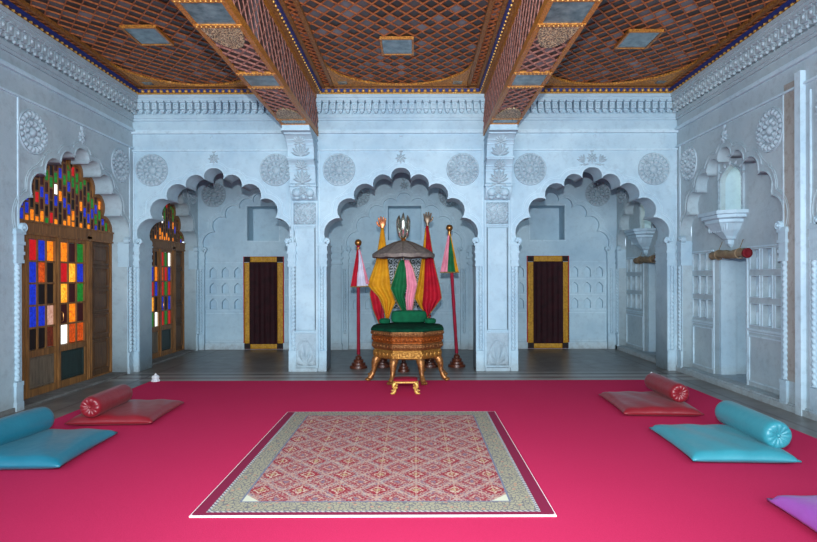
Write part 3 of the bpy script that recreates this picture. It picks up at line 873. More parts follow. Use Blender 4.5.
for x0, x1, mx, my in bays:
    b1 = .30                       # border width at the sides
    fx0, fx1, fy1 = x0+b1, x1-b1, Y1-.28
    mb = MB(); lattice(mb, fx0, fx1, Y0, fy1, .2, .25, .0115, HC+.012, HC+.03)
    build(mb, 'lattice', M_RIB, ceil)
    mb = MB()                      # dark narrow lattice in the border
    for u0, u1, v0, v1 in ((x0+.12, x0+.25, Y0, Y1-.12), (x1-.25, x1-.12, Y0, Y1-.12)):
        lattice(mb, u0, u1, v0, v1, .13, .13, .012, HC+.01, HC+.028)
    build(mb, 'border_lattice', M_RIB, ceil)
    mb = MB()
    for u in (x0+.265, x1-.265, x0+.10, x1-.10): mb.box(u-.028, u+.028, Y0, Y1-.04, HC-.02, HC+.03)
    mb.box(x0, x1, Y1-.14, Y1, HC-.02, HC+.03); mb.box(x0+.25, x1-.25, Y1-.27, Y1-.23, HC-.02, HC+.03)
    mb.box(x0, x1, Y1-.24, Y1-.14, HC+.005, HC+.03)
    # hanging edge under the border
    mb.box(x0, x0+.05, Y0, Y1, 4.655, HC-.02); mb.box(x1-.05, x1, Y0, Y1, 4.655, HC-.02); mb.box(x0, x1, Y1-.16, Y1, 4.655, HC-.02)
    mb.box(x0, x0+.17, Y0, Y1, 4.655, 4.675) if x0 == XL else None
    mb.box(x1-.17, x1, Y0, Y1, 4.655, 4.675) if x1 == XR else None
    if x0 == XL: mb.box(x0+.05, x0+.16, Y0, Y1-.16, 4.69, HC-.02)
    if x1 == XR: mb.box(x1-.16, x1-.05, Y0, Y1-.16, 4.69, HC-.02)
    build(mb, 'border_band', M_BROWNBAND, ceil)
    mb = MB()
    ex0 = x0+(.16 if x0 == XL else .05); ex1 = x1-(.16 if x1 == XR else .05)
    mb.box(ex0, ex0+.035, Y0, Y1-.16, 4.70, 4.75); mb.box(ex1-.035, ex1, Y0, Y1-.16, 4.70, 4.75); mb.box(x0, x1, Y1-.172, Y1-.16, 4.70, 4.75)
    build(mb, 'blue_strip', M_BLUE, ceil)
    mb = MB()
    n = int((x1-x0)/.1)
    for k in range(n): mb.sphere((x0+(x1-x0)*(k+.5)/n, Y1-.18, 4.712), .03, 8, 5)
    n = int((Y1-Y0)/.1)
    for k in range(n):
        for u in (ex0+.004, ex1-.004): mb.sphere((u, Y0+.1*k+.03, 4.69), .015 if (x0 == -1.63) else .022, 6, 4)
    mb.box(x0, x1, Y1-.19, Y1-.16, 4.66, 4.675)
    build(mb, 'gilt_beads', M_GOLDB, ceil, True)
    # gilt spandrels at the far corners
    mb = MB()
    for s in (-1, 1):
        e = fx0 if s < 0 else fx1; m = (fx0+fx1)/2; H = abs(m-e)
        arcp = [(e-s*H*(1-math.cos(t)), fy1-1.0*(1-math.sin(t))) for t in [PI/2*k/14 for k in range(15)]]
        poly = [(e, fy1)] + arcp
        if s > 0: poly = poly[::-1]
        mb.prism(poly, HC-.015, HC+.02)
    build(mb, 'gilt_spandrel', M_GFIL, ceil)
    for s in (-1, 1):
        mb = MB(); u = (fx0 if s < 0 else fx1)-s*.16
        mb.box(u-.075, u+.075, fy1-.20, fy1-.08, HC-.022, HC-.012); build(mb, 'corner_mirror', M_MIRROR, ceil)
    # mirror panel
    mb = MB(); mb.box(mx-.2, mx+.2, my-.25, my+.25, HC-.01, HC+.02); build(mb, 'mirror_panel', M_MIRROR, ceil)
    mb = MB(); mb.ribbon(rect(mx-.215, mx+.215, my-.265, my+.265), .035, HC-.022, HC+.02, True); build(mb, 'mirror_frame', M_GOLD, ceil)

# beams
for bx in (-1.87, 1.40):
    h0 = 4.0; x0, x1 = bx-.235, bx+.235
    mb = MB(); mb.box(x0+.012, x1-.012, YN, YA, h0+.02, HC+.03)
    beam = build(mb, 'beam', M_CELLB, ceil)
    mb = MB()
    for u in (x0, x1-.05): mb.box(u, u+.05, YN, YA, h0, h0+.02)
    for u in (x0, x1-.022): mb.box(u+.002, u+.020, YN, YA, h0+.0201, h0+.085); mb.box(u-.003, u+.025, YN, YA, h0+.60, h0+.68)
    mirrors = [(8.62, 8.86), (6.70, 7.12), (4.92, 5.36)]
    for a, b in mirrors:
        for y in (a-.03, b+.03): mb.box(x0+.004, x1-.004, y-.03, y+.03, h0-.008, h0+.03)
    build(mb, 'gilt_edge', M_GOLD, beam)
    mb = MB()
    for y in [v for ab in mirrors for v in (ab[0]-.03, ab[1]+.03)]:
        for k in range(10): mb.sphere((x0+.03+.045*k, y, h0-.006), .010, 6, 4)
    build(mb, 'gilt_studs', M_GOLDB, beam)
    for a, b in mirrors:
        mb = MB(); mb.box(x0+.05, x1-.05, a, b, h0+.005, h0+.02); build(mb, 'beam_mirror', M_MIRROR, beam)
    mb = MB()
    for a, b in ((5.42, 6.64), (7.18, 8.56), (4.0, 4.86)): lattice(mb, x0+.04, x1-.04, a, b, .15, .2, .013, h0+.002, h0+.025)
    build(mb, 'soffit_lattice', M_RIBP, beam)
    mb = MB()
    for y, s in ((5.42, 1), (8.56, -1)):
        pl = [(bx+.19*math.cos(t), y+s*.5*math.sin(t)) for t in [PI*k/16 for k in range(17)]]
        if s < 0: pl = pl[::-1]
        mb.prism(pl, h0-.004, h0+.022)
    build(mb, 'foliage_panel', M_FIL, beam)
    for s in (-1, 1):
        mb = MB(); lattice(mb, Y0-.5, YA, h0+.085, h0+.60, .21, .21, .012, 0, .009)
        Ms = frame((x1-.012, 0, 0), (0, 1, 0), (1, 0, 0)) if s > 0 else frame((x0+.012, 0, 0), (0, 1, 0), (-1, 0, 0))
        build(mb, 'side_lattice', M_RIBP, beam, False, Ms)

# ------------------------------------------------------------------ carpet and rug
mb = MB(); mb.box(-4.06, 3.92, YN+.1, 8.68, .0, .012)
carpet = build(mb, 'carpet', M_CARPET); tag(carpet, 'plain crimson pink carpet covering most of the marble floor', 'carpet')
mb = MB()
nu, nv = 12, 30
def rx(u, v):
    x = -RW/2+RW*u
    return x
top = [[(rx(i/nu, j/nv), -RL/2+RL*j/nv, .010) for i in range(nu+1)] for j in range(nv+1)]
G = [[mb.bm.verts.new(p) for p in r] for r in top]; B = [[mb.bm.verts.new((p[0], p[1], 0)) for p in r] for r in top]
for j in range(nv):
    for i in range(nu):
        mb.face([G[j][i], G[j][i+1], G[j+1][i+1], G[j+1][i]]); mb.face([B[j][i], B[j+1][i], B[j+1][i+1], B[j][i+1]])
for i in range(nu): mb.face([G[0][i], B[0][i], B[0][i+1], G[0][i+1]]); mb.face([G[nv][i], G[nv][i+1], B[nv][i+1], B[nv][i]])
for j in range(nv): mb.face([G[j][0], G[j+1][0], B[j+1][0], B[j][0]]); mb.face([G[j][nu], B[j][nu], B[j+1][nu], G[j+1][nu]])
rug = build(mb, 'rug', M_RUG, None, False, None, (-.283, 5.18, .0125))
tag(rug, 'patterned red and cream woven rug with pale border lying on crimson carpet', 'rug')

# ------------------------------------------------------------------ cushions and bolsters
def cushion_mesh(w, l, t, mat):
    mb = MB(); n = 26
    def P(i, j, sgn):
        u, v = -1+2*i/n, -1+2*j/n
        k = .10+.90*max(0, (1-abs(u)**3.2)*(1-abs(v)**3.2))**.30
        x = u*w/2*(1-.05*(1-abs(u)**2)*0-.045*(1-v*v)*abs(u)); y = v*l/2*(1-.045*(1-u*u)*abs(v))
        cr = .02*(abs(u*v))**6
        z = t*.38 + sgn*k*t*(.62 if sgn > 0 else .375) + .006*math.sin(9*u+4*v)*k*(sgn > 0)
        return (x*(1+cr), y*(1+cr), z)
    A = [[mb.bm.verts.new(P(i, j, 1)) for i in range(n+1)] for j in range(n+1)]
    Bt = [[mb.bm.verts.new(P(i, j, -1)) for i in range(n+1)] for j in range(n+1)]
    for j in range(n):
        for i in range(n):
            mb.face([A[j][i], A[j][i+1], A[j+1][i+1], A[j+1][i]]); mb.face([Bt[j][i], Bt[j+1][i], Bt[j+1][i+1], Bt[j][i+1]])
        mb.face([A[j][0], A[j+1][0], Bt[j+1][0], Bt[j][0]]); mb.face([A[j][n], Bt[j][n], Bt[j+1][n], A[j+1][n]])
        mb.face([A[0][j], Bt[0][j], Bt[0][j+1], A[0][j+1]]); mb.face([A[n][j], A[n][j+1], Bt[n][j+1], Bt[n][j]])
    me = mb.mesh('floor_cushion', mat, False)
    for p in me.polygons: p.use_smooth = True
    return me
def bolster_mesh(r, l, mat):
    mb = MB(); seg = 48
    prof = [(.02, -.5*l+.03), (.25, -.5*l+.012), (.5, -.5*l+.004), (.75, -.5*l), (.9, -.5*l+.012), (.98, -.5*l+.04), (1, -.5*l+.08), (1.01, 0)]
    prof = prof + [(a, -b) for a, b in prof[:-1][::-1]]
    R = []
    for a, y in prof:
        ring = []
        for i in range(seg):
            t = 2*PI*i/seg
            pl = .006*math.sin(12*t)*max(0, 1-abs(a-.5)/.48) * (1 if y < 0 else -1)
            ring.append((r*a*math.cos(t), y+pl, r*a*math.sin(t)))
        R.append(ring)
    mb.loft(R)
    me = mb.mesh('bolster', mat, False)
    for p in me.polygons: p.use_smooth = True
    return me
def place_cushion(x, y, w, l, mat, label, t=.115, rz=0):
    o = link('floor_cushion', cushion_mesh(w, l, t, mat)); o.location = (x, y, .0125); o.rotation_euler.z = rz
    tag(o, label, 'cushion', 'floor cushions along the carpet'); return o
def place_bolster(x, y, z, r, l, mat, label, rz=0):
    o = link('bolster', bolster_mesh(r, l, mat)); o.location = (x, y, z); o.rotation_euler.z = rz
    for q in (-1, 1):
        mb = MB(); mb.sphere((0, q*(l/2-.018), 0), .018, 10, 6); build(mb, 'end_button', mat, o, True)
    tag(o, label, 'bolster', 'bolsters on the floor cushions'); return o
place_cushion(-3.27, 6.45, .88, .94, M_REDS, 'rose red satin floor cushion at left with a sheen along its right edge', .13, math.radians(3))
place_bolster(-3.44, 6.32, .235, .112, .78, M_REDS, 'dark red satin bolster with gathered end resting on the left red cushion', math.radians(2))
place_cushion(-3.39, 5.06, .93, .98, M_TEAL, 'deep teal satin floor cushion cut by the left photo edge', .145, math.radians(3))
place_bolster(-3.64, 5.02, .24, .122, .94, M_TEAL, 'deep teal bolster lying on the left teal cushion', math.radians(-5))
place_cushion(2.80, 6.82, .86, 1.02, M_REDS, 'rose red satin floor cushion at right, farther back than the teal one', .13, math.radians(-3))
place_bolster(3.10, 7.0, .232, .112, .84, M_REDS, 'bright red satin bolster resting on the right red cushion', math.radians(-1))
place_cushion(2.78, 5.20, .86, 1.0, M_TEALL, 'pale turquoise satin floor cushion at right between red and lilac cushions', .135, math.radians(-3))
place_bolster(3.14, 5.30, .225, .122, .90, M_TEALL, 'pale turquoise bolster with gathered end on the right turquoise cushion', math.radians(-1.5))
place_cushion(2.86, 3.35, .93, 1.0, M_PURP, 'lilac satin floor cushion in the lower right corner', .14, math.radians(-3))

# white marble carpet weights
def weight(x, y, label):
    mb = MB(); mb.lathe([(.065, 0), (.065, .02), (.05, .03), (.055, .05), (.06, .065), (.045, .085), (.02, .10), (.012, .115), (.004, .125)], 8)
    o = build(mb, 'carpet_weight', M_WHITE, None, False, None, (x, y, .0125)); tag(o, label, 'carpet weight', 'white carpet weights at the far corners')
weight(-3.98, 8.66, 'small white marble carpet weight at the far left corner of the carpet')
weight(3.62, 8.66, 'small white marble carpet weight peeking out behind the right red bolster')

# ------------------------------------------------------------------ door curtains
def curtain(cx, hw, label, M=MBK):
    root = empty('door_curtain', (cx, YB-.02, 0))
    H = 2.06; z0, z1 = .012, .03
    T = frame((0, 0, 0), (1, 0, 0), (0, -1, 0))
    rz = -D1
    mb = MB()
    mb.relief(-hw+.12, hw-.12, .12, H-.12, lambda a, b: .012*math.sin(a*34)*(.4+.6*(1-b))+.006*math.sin(a*13+2*b), 60, 12, .034)
    build(mb, 'velvet_panel', M_MAROON, root, True, T)
    bd = MB()
    def strip(x0, x1, y0, y1, ver):
        f = (lambda a, b: .012+.006*math.sin(b*22)+.004*math.sin(a*7)) if ver else (lambda a, b: .012+.004*math.sin(a*20))
        bd.relief(x0, x1, y0, y1, f, 6 if ver else 24, 40 if ver else 6, .014)
        bd.box(x0, x1, y0, y1, .0, .012)
    strip(-hw, -hw+.135, .13, H-.13, True); strip(hw-.135, hw, .13, H-.13, True)
    strip(-hw+.13, hw-.13, 0.012, .13, False); strip(-hw+.13, hw-.13, H-.13, H, False)
    build(bd, 'brocade_border', M_YELB, root, True, T)
    for sx in (-1, 1):
        for y in (.07, H-.065):
            mb = MB(); x = sx*(hw-.067); mb.box(x-.066, x+.066, y-.056, y+.064, 0, .03)
            for k in range(4): petal(mb, (x, y), k*PI/2+PI/4, .04, .02, .008, .03)
            build(mb, 'corner_patch', M_BLK, root, False, T)
    mb = MB(); mb.ribbon(rect(-hw-.012, hw+.012, 0.012, H+.0), .02, -.0, .012, True)
    build(mb, 'maroon_edging', M_FRED, root, False, T)
    tag(root, label, 'curtain', 'door curtains on the back wall'); root.location = (cx, YB+.068, .0)
curtain(-3.365, .43, 'maroon velvet door curtain with mustard border in the left bay')
curtain(2.955, .45, 'maroon velvet door curtain with mustard border in the right bay')

# ------------------------------------------------------------------ rolled reed blinds
def blind(y0, y1, x, z, label, tilt=0):
    root = empty('rolled_blind', (x, (y0+y1)/2, z)); l = y1-y0
    mb = MB(); seg = 20
    R = []
    for k in range(13):
        v = -l/2+l*k/12; r = .064+.006*math.sin(k*2.1)
        R.append([(r*math.cos(2*PI*i/seg), v, -.0+r*.95*math.sin(2*PI*i/seg)+.01*math.sin(k*.9)) for i in range(seg)])
    mb.loft(R); build(mb, 'roll', M_KHAKI, root, True)
    mb = MB()
    n = 60; R = []
    for k in range(n):
        t = k/n*5*PI; r = .07-.011*t/PI; R.append((r*math.cos(t), -l/2-.012, r*math.sin(t)))
    mb.tube(R, .006, 5); mb.lathe([(.066, 0), (.06, .012), (.01, .02)], 16)
    bm = mb.bm
    me = mb.mesh('roll_end', M_REDEND, True)
    # turn the lathe cap to face along the roll
    o = link('red_end', me, root)
    mb2 = MB(); mb2.loft([[(r*math.cos(2*PI*i/16), yy, r*math.sin(2*PI*i/16)) for i in range(16)] for r, yy in ((.066, -l/2+.03), (.069, -l/2-.01), (.05, -l/2-.016), (.025, -l/2-.005))])
    o.data = mb2.mesh('roll_end', M_REDEND, True)
    for v in (-l*.3, l*.3):
        mb = MB(); mb.tube([(.07*math.cos(a), v, .07*math.sin(a)) for a in [2*PI*i/20 for i in range(21)]], .008, 6)
        mb.tube([(.0, v, .075), (.05, v, .2)], .005, 5)
        build(mb, 'cord', M_KHAKI, root, True)
    root.rotation_euler.x = tilt
    tag(root, label, 'blind', 'rolled blinds over the right wall alcoves')
blind(7.76, 8.66, XR+.10, 1.92, 'khaki rolled reed blind with red end over the nearer right alcove', 0)
blind(10.5, 11.55, XR+.06, 1.93, 'khaki rolled reed blind with red end in the far right bay', 0)

# ------------------------------------------------------------------ throne
TX, TY = -.12, 8.90
throne = empty('throne', (TX, TY, .013))
tag(throne, 'octagonal carved gilt throne platform on curved animal legs at the carpet edge', 'throne')
def octa(a, z):
    R = a/math.cos(PI/8); return [(R*math.cos(PI/8+k*PI/4), R*math.sin(PI/8+k*PI/4), z) for k in range(8)]
def octband(name, prof, mat, deco=None):
    mb = MB(); mb.loft([octa(a, z-.025) for a, z in prof])
    if deco: deco(mb)
    return build(mb, name, mat, throne)
def scallops(a, z0, z1, n, t):
    z0 -= .025; z1 -= .025
    def f(mb):
        for k in range(8):
            an = k*PI/4; c, s = math.cos(an), math.sin(an); half = a*math.tan(PI/8)
            for i in range(n):
                v = -half+2*half*(i+.5)/n; w = half/n*.8; zc = (z0+z1)/2; hh = (z1-z0)/2*.85
                P = lambda u, z, d: ((a+d)*c-u*s, (a+d)*s+u*c, z)
                mb.loft([[P(v+w*sc_*math.cos(q), zc+hh*sc_*math.sin(q), d) for q in [2*PI*j/8 for j in range(8)]] for sc_, d in ((1, -.002), (.75, t), (.2, t*1.3))])
    return f
octband('upper_rim', [(.53, .80), (.555, .795), (.56, .77), (.548, .735), (.54, .72)], M_BANDP, scallops(.556, .735, .79, 10, .008))
octband('upper_band', [(.54, .72), (.552, .71), (.545, .68), (.525, .635), (.53, .62)], M_BAND, scallops(.54, .64, .705, 7, .01))
octband('middle_band', [(.53, .62), (.545, .61), (.54, .56), (.525, .53), (.505, .515)], M_BANDP, scallops(.537, .54, .605, 6, .012))
octband('lower_band', [(.505, .515), (.51, .505), (.52, .49), (.52, .40), (.50, .38), (.3, .375)], M_BANDG, scallops(.52, .40, .49, 5, .008))
def throne_leg_mesh():
    mb = MB()
    pts = [(.44, 0, .40), (.49, 0, .37), (.525, 0, .32), (.545, 0, .27), (.552, 0, .21), (.562, 0, .15), (.585, 0, .09), (.62, 0, .05), (.645, 0, .033)]
    rad = [.05, .066, .063, .054, .043, .036, .036, .042, .03]
    mb.tube(pts, rad, 12)
    for s in (-1, 0, 1): mb.sphere((.655, s*.03, .024), .024, 8, 6, (1.5, .8, 1))
    mb.sphere((.51, 0, .36), .05, 10, 6, (.8, 1.1, 1.2))
    mb.lathe([(.032, 0), (.036, .012), (.03, .02)], 10, (.567, 0, .13))
    return mb.mesh('leg', M_LEG, True)
LEG = throne_leg_mesh()
for k in range(8):
    o = link('leg', LEG, throne); o.rotation_euler.z = PI/8+k*PI/4
mb = MB(); mb.loft([octa(a, z-.025) for a, z in ((.50, .795), (.553, .795), (.562, .81), (.555, .835), (.50, .86), (.40, .872), (.1, .877))])
sc1 = build(mb, 'seat_cushion', M_GRN, throne, True)
# back bolster
mb = MB()
def rr(w, d, z, n=28, p=4):
    out = []
    for i in range(n):
        t = 2*PI*i/n; c, s = math.cos(t), math.sin(t)
        out.append((w*math.copysign(abs(c)**(2/p), c), d*math.copysign(abs(s)**(2/p), s), z))
    return out
mb.loft([rr(w, d, z) for w, d, z in ((.24, .10, 0), (.285, .13, .02), (.29, .135, .07), (.285, .13, .14), (.265, .11, .178), (.2, .08, .192), (.08, .03, .195))])
o = build(mb, 'back_cushion', M_GRNL, None, True, None, (TX+.02, TY+.22, .868)); tag(o, 'large rounded green velvet back cushion standing on the throne seat', 'cushion')
for s, nm in ((-1, 'left'), (1, 'right')):
    mb = MB(); mb.loft([rr(r, r, z, 20, 2.2) for r, z in ((.06, 0), (.085, .012), (.092, .04), (.088, .065), (.06, .082), (.02, .086))])
    o = build(mb, 'round_cushion', M_GRNL, None, True, None, (TX+s*.36, TY+.02, .866))
    tag(o, 'small round green cushion on the throne to the %s of the back cushion' % nm, 'cushion', 'small round cushions on the throne')

# footstool with gilt hand-like legs
fs = empty('footstool', (-.135, 7.74, .0125)); tag(fs, 'low footstool with crimson top and curved gilt legs in front of throne', 'footstool')
mb = MB(); mb.loft([rr(w, d, z, 28, 6) for w, d, z in ((.15, .11, .175), (.165, .125, .18), (.165, .125, .195), (.15, .115, .205))]); build(mb, 'cushioned_top', M_POLE, fs, True)
mb = MB(); mb.loft([rr(w, d, z, 28, 8) for w, d, z in ((.15, .11, .15), (.16, .12, .155), (.16, .12, .172), (.15, .11, .176))]); build(mb, 'rim', M_GOLDB, fs, True)
for sx in (-1, 1):
    for sy in (-1, 1):
        mb = MB(); P = [(sx*.13, sy*.08, .16), (sx*.155, sy*.085, .13), (sx*.16, sy*.09, .10), (sx*.135, sy*.09, .07), (sx*.14, sy*.09, .04), (sx*.165, sy*.095, .016)]
        mb.tube(P, [.02, .026, .024, .018, .02, .022], 10)
        mb.sphere((sx*.12, sy*.095, .09), .018, 8, 6); mb.sphere((sx*.178, sy*.1, .014), .02, 8, 5, (1.3, 1, .7))
        mb.sphere((sx*.155, sy*.1, .014), .018, 8, 5, (1, 1.3, .7))
        build(mb, 'leg', M_GOLDB, fs, True)

# ------------------------------------------------------------------ standards and parasol
SY = 10.1
def wx(px): return (px-415)/565*SY
def wz(py): return 1.6+(277-py)/565*SY
def base(par, x, y, r=.155):
    mb = MB()
    mb.lathe([(r, 0), (r, .03), (r*.97, .045), (r*.78, .05), (r*.80, .085), (r*.76, .095), (r*.56, .10), (r*.58, .14), (r*.52, .15), (r*.34, .155), (r*.36, .19), (r*.25, .21), (.024, .22), (.024, .25)], 24)
    return build(mb, 'stepped_base', M_BASE, par, True, None, (x, y, 0))
def pole(par, p0, p1, r=.03, mat=M_POLE):
    mb = MB(); n = 14
    P = [Vector(p0).lerp(Vector(p1), k/n) for k in range(n+1)]
    mb.tube(P, [r*(1+.08*math.sin(k*2.3)) for k in range(n+1)], 10); return build(mb, 'pole', mat, par, True)
def interp(pts, t):
    d = [0]
    for a, b in zip(pts, pts[1:]): d.append(d[-1]+math.hypot(b[0]-a[0], b[1]-a[1]))
    s = t*d[-1]
    for i in range(len(pts)-1):
        if s <= d[i+1] or i == len(pts)-2:
            f = (s-d[i])/max(d[i+1]-d[i], 1e-6); return (pts[i][0]+(pts[i+1][0]-pts[i][0])*f, pts[i][1]+(pts[i+1][1]-pts[i][1])*f)
def flag(par, name, Lp, Rp, mat, y=0, amp=.035, folds=2.5, ph=0, ox=0, trim=(1, 1, 0)):
    """draped cloth between two falling edges, with real folds and thickness"""
    mb = MB(); nu, nv = 22, 26; th = .006; F = []; Bk = []
    for j in range(nv+1):
        t = j/nv; a, b = interp(Lp, t), interp(Rp, t); ra, rb = [], []
        for i in range(nu+1):
            u = i/nu; x = a[0]+(b[0]-a[0])*u; z = a[1]+(b[1]-a[1])*u
            d = y + amp*(.25+t)*math.sin(2*PI*folds*u+ph+1.2*t) + .01*math.sin(5*t+3*u)
            p = Vector((wx(x)-ox, d, wz(z))); ra.append(p); rb.append(p+Vector((0, th, 0)))
        F.append(ra); Bk.append(rb)
    vF = [[mb.bm.verts.new(p) for p in r] for r in F]; vB = [[mb.bm.verts.new(p) for p in r] for r in Bk]
    for j in range(nv):
        for i in range(nu):
            mb.face([vF[j][i], vF[j+1][i], vF[j+1][i+1], vF[j][i+1]]); mb.face([vB[j][i], vB[j][i+1], vB[j+1][i+1], vB[j+1][i]])
        mb.face([vF[j][0], vB[j][0], vB[j+1][0], vF[j+1][0]]); mb.face([vF[j][nu], vF[j+1][nu], vB[j+1][nu], vB[j][nu]])
    for i in range(nu): mb.face([vF[nv][i], vB[nv][i], vB[nv][i+1], vF[nv][i+1]]); mb.face([vF[0][i], vF[0][i+1], vB[0][i+1], vB[0][i]])
    me = mb.mesh(name, mat)
    for p in me.polygons: p.use_smooth = True
    o = link(name, me, par)
    tr = MB(); dv = Vector((0, -.004, 0))
    if trim[0]: tr.tube([r[0]+dv for r in F], .006, 6)
    if trim[1]: tr.tube([r[-1]+dv for r in F], .006, 6)
    if trim[2]: tr.tube([p+dv for p in F[-1]], .011, 6)
    if any(trim): build(tr, 'gold_braid', M_TRIM, o, True)
    return o
GRP = 'flag standards behind the throne'
# left ball standard
x = wx(359); s1 = empty('flag_standard', (x, SY-.12, 0)); tag(s1, 'leftmost low flag standard with brass ball, red and pale lilac cloth', 'flag standard', GRP)
base(s1, 0, 0); pole(s1, (0, 0, .24), (0, 0, wz(246)))
mb = MB(); mb.sphere((0, 0, wz(243)), .062, 16, 12); mb.lathe([(.024, -.02), (.024, 0), (.034, .02), (.026, .11)], 12, (0, 0, wz(251))); build(mb, 'ball_finial', M_BRASS, s1, True)
flag(s1, 'red_stripe', [(358, 249), (351.5, 286.5)], [(359.5, 249), (357.5, 286.5)], M_FRED, -.035, .012, 1, 0, x, (0, 0, 1))
flag(s1, 'lilac_stripe', [(359.5, 249), (357.5, 286.5)], [(360.5, 249), (369, 286)], M_FWHT, -.035, .012, 2, 1, x, (0, 0, 1))
flag(s1, 'pink_stripe', [(360.2, 250), (367, 284)], [(361, 250), (370, 283.5)], M_FPNK, -.05, .006, 1, 1, x, (0, 0, 0))
# right ball standard, leaning
x = wx(456.5); s2 = empty('flag_standard', (x, SY, 0)); tag(s2, 'rightmost leaning flag standard with brass ball, pink green and yellow cloth', 'flag standard', GRP)
tx = wx(449.5)-x
base(s2, 0, 0); pole(s2, (0, 0, .24), (tx, 0, wz(234)))
mb = MB(); mb.sphere((tx, 0, wz(228)), .062, 16, 12); mb.lathe([(.024, -.02), (.024, 0), (.034, .02), (.026, .11)], 12, (tx, 0, wz(237))); build(mb, 'ball_finial', M_BRASS, s2, True)
for nm, l0, l1, r0, r1, mt in (('pink_stripe', 448.3, 440, 449.3, 447.5, M_FPNK), ('green_stripe', 449.2, 447.3, 450, 456, M_FGRN), ('yellow_stripe', 449.9, 455.5, 450.6, 458.8, M_FYEL)):
    flag(s2, nm, [(l0, 234), (l1, 272.5)], [(r0, 234), (r1, 272.5)], mt, -.035, .010, 1.2, .5, x, (0, 0, 1))
# open hand finial
def hand(par, loc, mat, sgn=1):
    mb = MB()
    mb.tube([(0, 0, -.09), (0, 0, -.04), (0, 0, 0)], [.026, .018, .024], 10)
    mb.loft([[(w*math.cos(2*PI*i/14), d*math.sin(2*PI*i/14), z) for i in range(14)] for w, d, z in ((.018, .014, -.005), (.034, .017, .02), (.046, .018, .05), (.047, .016, .08), (.038, .011, .098))])
    for k, (fx, ln, an) in enumerate(((-.036, .062, -.22), (-.013, .078, -.07), (.011, .072, .06), (.034, .052, .2))):
        fx *= sgn; an *= sgn
        mb.tube([(fx, 0, .08), (fx+math.sin(an)*ln*.5, -.004, .085+ln*.5), (fx+math.sin(an)*ln*.95, -.012, .085+ln*.93), (fx+math.sin(an)*ln, -.015, .088+ln)], [.0135, .0128, .011, .005], 8)
    mb.tube([(-.035*sgn, 0, .025), (-.062*sgn, -.006, .055), (-.07*sgn, -.012, .085), (-.069*sgn, -.014, .096)], [.016, .014, .012, .006], 8)
    o = build(mb, 'open_hand_finial', mat, par, True, None, loc); o.scale = (1.35, 1.2, 1.25); return o
x = wx(382.5); s3 = empty('flag_standard', (x, SY, 0)); tag(s3, 'flag standard topped by a copper open hand with saffron and red cloth', 'flag standard', GRP)
base(s3, 0, 0); pole(s3, (0, 0, .24), (0, 0, wz(230))); hand(s3, (0, 0, wz(228)), M_COPPER)
flag(s3, 'saffron_cloth', [(381.5, 228), (376, 262), (367.5, 285), (379, 297), (384, 310), (386.5, 322)], [(384, 228), (387.5, 256), (391, 288), (395.5, 302), (391, 312), (387.5, 323)], M_FYEL, -.05, .03, 2.5, .4, x, (1, 1, 0))
flag(s3, 'red_cloth', [(381, 230), (377, 255), (372, 285), (369.5, 293), (373, 310), (380, 327)], [(382, 230), (381, 255), (382, 290), (384, 300), (384, 315), (383.5, 320)], M_FRED, .0, .02, 1.6, .4, x, (1, 0, 0))
x = wx(429.5); s4 = empty('flag_standard', (x, SY, 0)); tag(s4, 'flag standard topped by a bronze open hand with scarlet and yellow cloth', 'flag standard', GRP)
base(s4, 0, 0); pole(s4, (0, 0, .24), (wx(427.5)-x, 0, wz(226))); hand(s4, (wx(427.5)-x, 0, wz(223.5)), M_BRONZE, -1)
flag(s4, 'scarlet_cloth', [(426.5, 226), (425, 260), (423.5, 290), (422, 306), (427, 318)], [(428.5, 226), (434, 262), (440, 288), (441.5, 298), (431, 312)], M_FRED, -.05, .03, 2.2, 1.0, x, (0, 1, 1))
flag(s4, 'yellow_cloth', [(425.5, 228), (422, 258), (418, 282), (413.5, 296), (421, 309)], [(427.5, 228), (427, 258), (426, 282), (425, 298), (425, 312)], M_FYEL, -.01, .02, 1.5, 0, x, (1, 0, 0))
# parasol
SY = 9.56
x = wx(403.5); ps = empty('ceremonial_parasol', (x, SY, 0)); tag(ps, 'dark ribbed ceremonial parasol with silver petal finial above the throne', 'parasol')
base(ps, 0, 0, .10); pole(ps, (0, 0, .24), (0, -.0, wz(243)), .018, M_BRONZE)
mb = MB(); seg = 48; R = []
yE, yT = wz(254.5), wz(241)
for k in range(13):
    f = k/12; r = .03+.545*math.sin(f*PI/2)**.96*1.0; z = yT-(yT-yE)*(1-math.cos(f*PI/2)**.9) if f < 1 else yE
    z = yT-(yT-yE)*f**1.5
    r = .03+.495*f
    R.append([(r*(1+.012*math.cos(12*2*PI*i/seg)*f)*math.cos(2*PI*i/seg), r*(1+.012*math.cos(12*2*PI*i/seg)*f)*math.sin(2*PI*i/seg), z+.006*math.cos(12*2*PI*i/seg)*f) for i in range(seg)])
lip = [[(p[0]*.995, p[1]*.995, p[2]-.055) for p in R[-1]]]
R2 = [[(p[0]*.97, p[1]*.97, p[2]-.012) for p in r] for r in R[::-1]]
mb.loft(R+lip+R2)
cn = build(mb, 'canopy', M_CANOPY, ps, True)
for k in range(12):
    mb = MB(); a = 2*PI*k/12; mb.tube([((.03+.49*f)*math.cos(a), (.03+.49*f)*math.sin(a), yT-(yT-yE)*f**1.5+.008) for f in [j/10 for j in range(11)]], .006, 6)
    build(mb, 'rib', M_BRONZE, cn, True)
mb = MB(); mb.lathe([(.05, 0), (.055, .02), (.035, .03), (.05, .05), (.04, .065), (.02, .07)], 16, (0, 0, yT-.01))
fin = build(mb, 'finial_socket', M_BRASS, ps, True)
zf = yT+.045
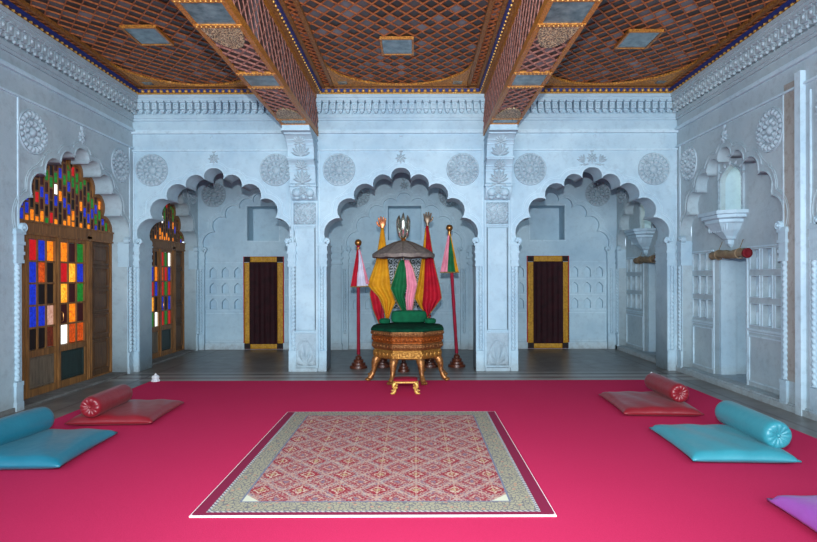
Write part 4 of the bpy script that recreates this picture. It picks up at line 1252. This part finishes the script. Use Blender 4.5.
for k in range(4):
    a = -PI/2+k*PI/2; mb = MB(); n = 12; R = []
    for j in range(n+1):
        t = j/n; w = .062*math.sin(PI*min(.06+t*.94, .995))**.75*(1-.25*t); out_ = .045+.04*math.sin(PI*t*.8)
        c = Vector((math.cos(a), math.sin(a), 0)); sd = Vector((-math.sin(a), math.cos(a), 0)); z = zf+.43*t*(1 if k % 2 == 0 else .92)
        q = c*out_
        R.append([q+sd*w*math.cos(g)+c*.036*math.sin(g)*min(1, w/.03)+Vector((0, 0, z)) for g in [2*PI*i/12 for i in range(12)]])
    mb.loft(R); build(mb, 'silver_petal', M_SILVER, fin, True)

flag(ps, 'green_cloth', [(400, 260), (397, 268), (390.5, 288), (396, 300), (402, 311)], [(405, 260), (406, 270), (407, 286), (404, 296), (408, 311)], M_FGRN, -.06, .025, 2, .6, x, (1, 0, 0))
flag(ps, 'pink_cloth', [(404.5, 260), (406, 272), (407, 286), (405.5, 298), (406.5, 311)], [(409, 260), (413, 268), (417.5, 284), (415, 296), (412.5, 310)], M_FPNK, -.07, .02, 2, 0, x, (0, 1, 0))

# ------------------------------------------------------------------ camera and light
cam = bpy.data.cameras.new('camera'); co = bpy.data.objects.new('camera', cam); COL.objects.link(co)
co.location = (0, 0, 1.6); co.rotation_euler = (PI/2, 0, 0)
cam.sensor_fit = 'HORIZONTAL'; cam.sensor_width = 36; cam.lens = 36*565/817
co.rotation_euler = (PI/2, math.radians(.15), 0); cam.shift_x = -6.5/817; cam.shift_y = 6/817; cam.clip_start = .05
sc.camera = co

w = bpy.data.worlds.new('world'); sc.world = w; w.use_nodes = True
bg = w.node_tree.nodes['Background']; bg.inputs[0].default_value = (.66, .83, 1, 1); bg.inputs[1].default_value = 1.2

def area(name, loc, rot, sx, sy, power, colr):
    l = bpy.data.lights.new(name, 'AREA'); l.shape = 'RECTANGLE'; l.size = sx; l.size_y = sy; l.energy = power; l.color = colr
    o = bpy.data.objects.new(name, l); COL.objects.link(o); o.location = loc; o.rotation_euler = rot; return o
# open court behind the viewer
area('court_daylight', (-.2, YN+.1, 3.0), (PI/2, 0, 0), 9, 3.2, 470, (.74, .89, 1))
# camera flash
fl = bpy.data.lights.new('flash', 'SPOT'); fl.energy = 1150; fl.color = (.92, .96, 1); fl.shadow_soft_size = .05; fl.spot_size = math.radians(110); fl.spot_blend = 1
fo = bpy.data.objects.new('flash', fl); COL.objects.link(fo); fo.location = (.0, .0, 2.1); fo.rotation_euler = (PI/2, 0, 0)

vs = sc.view_settings
vs.view_transform = 'Standard'; vs.look = 'None'; vs.gamma = 1; vs.use_curve_mapping = False; vs.exposure = 0.6
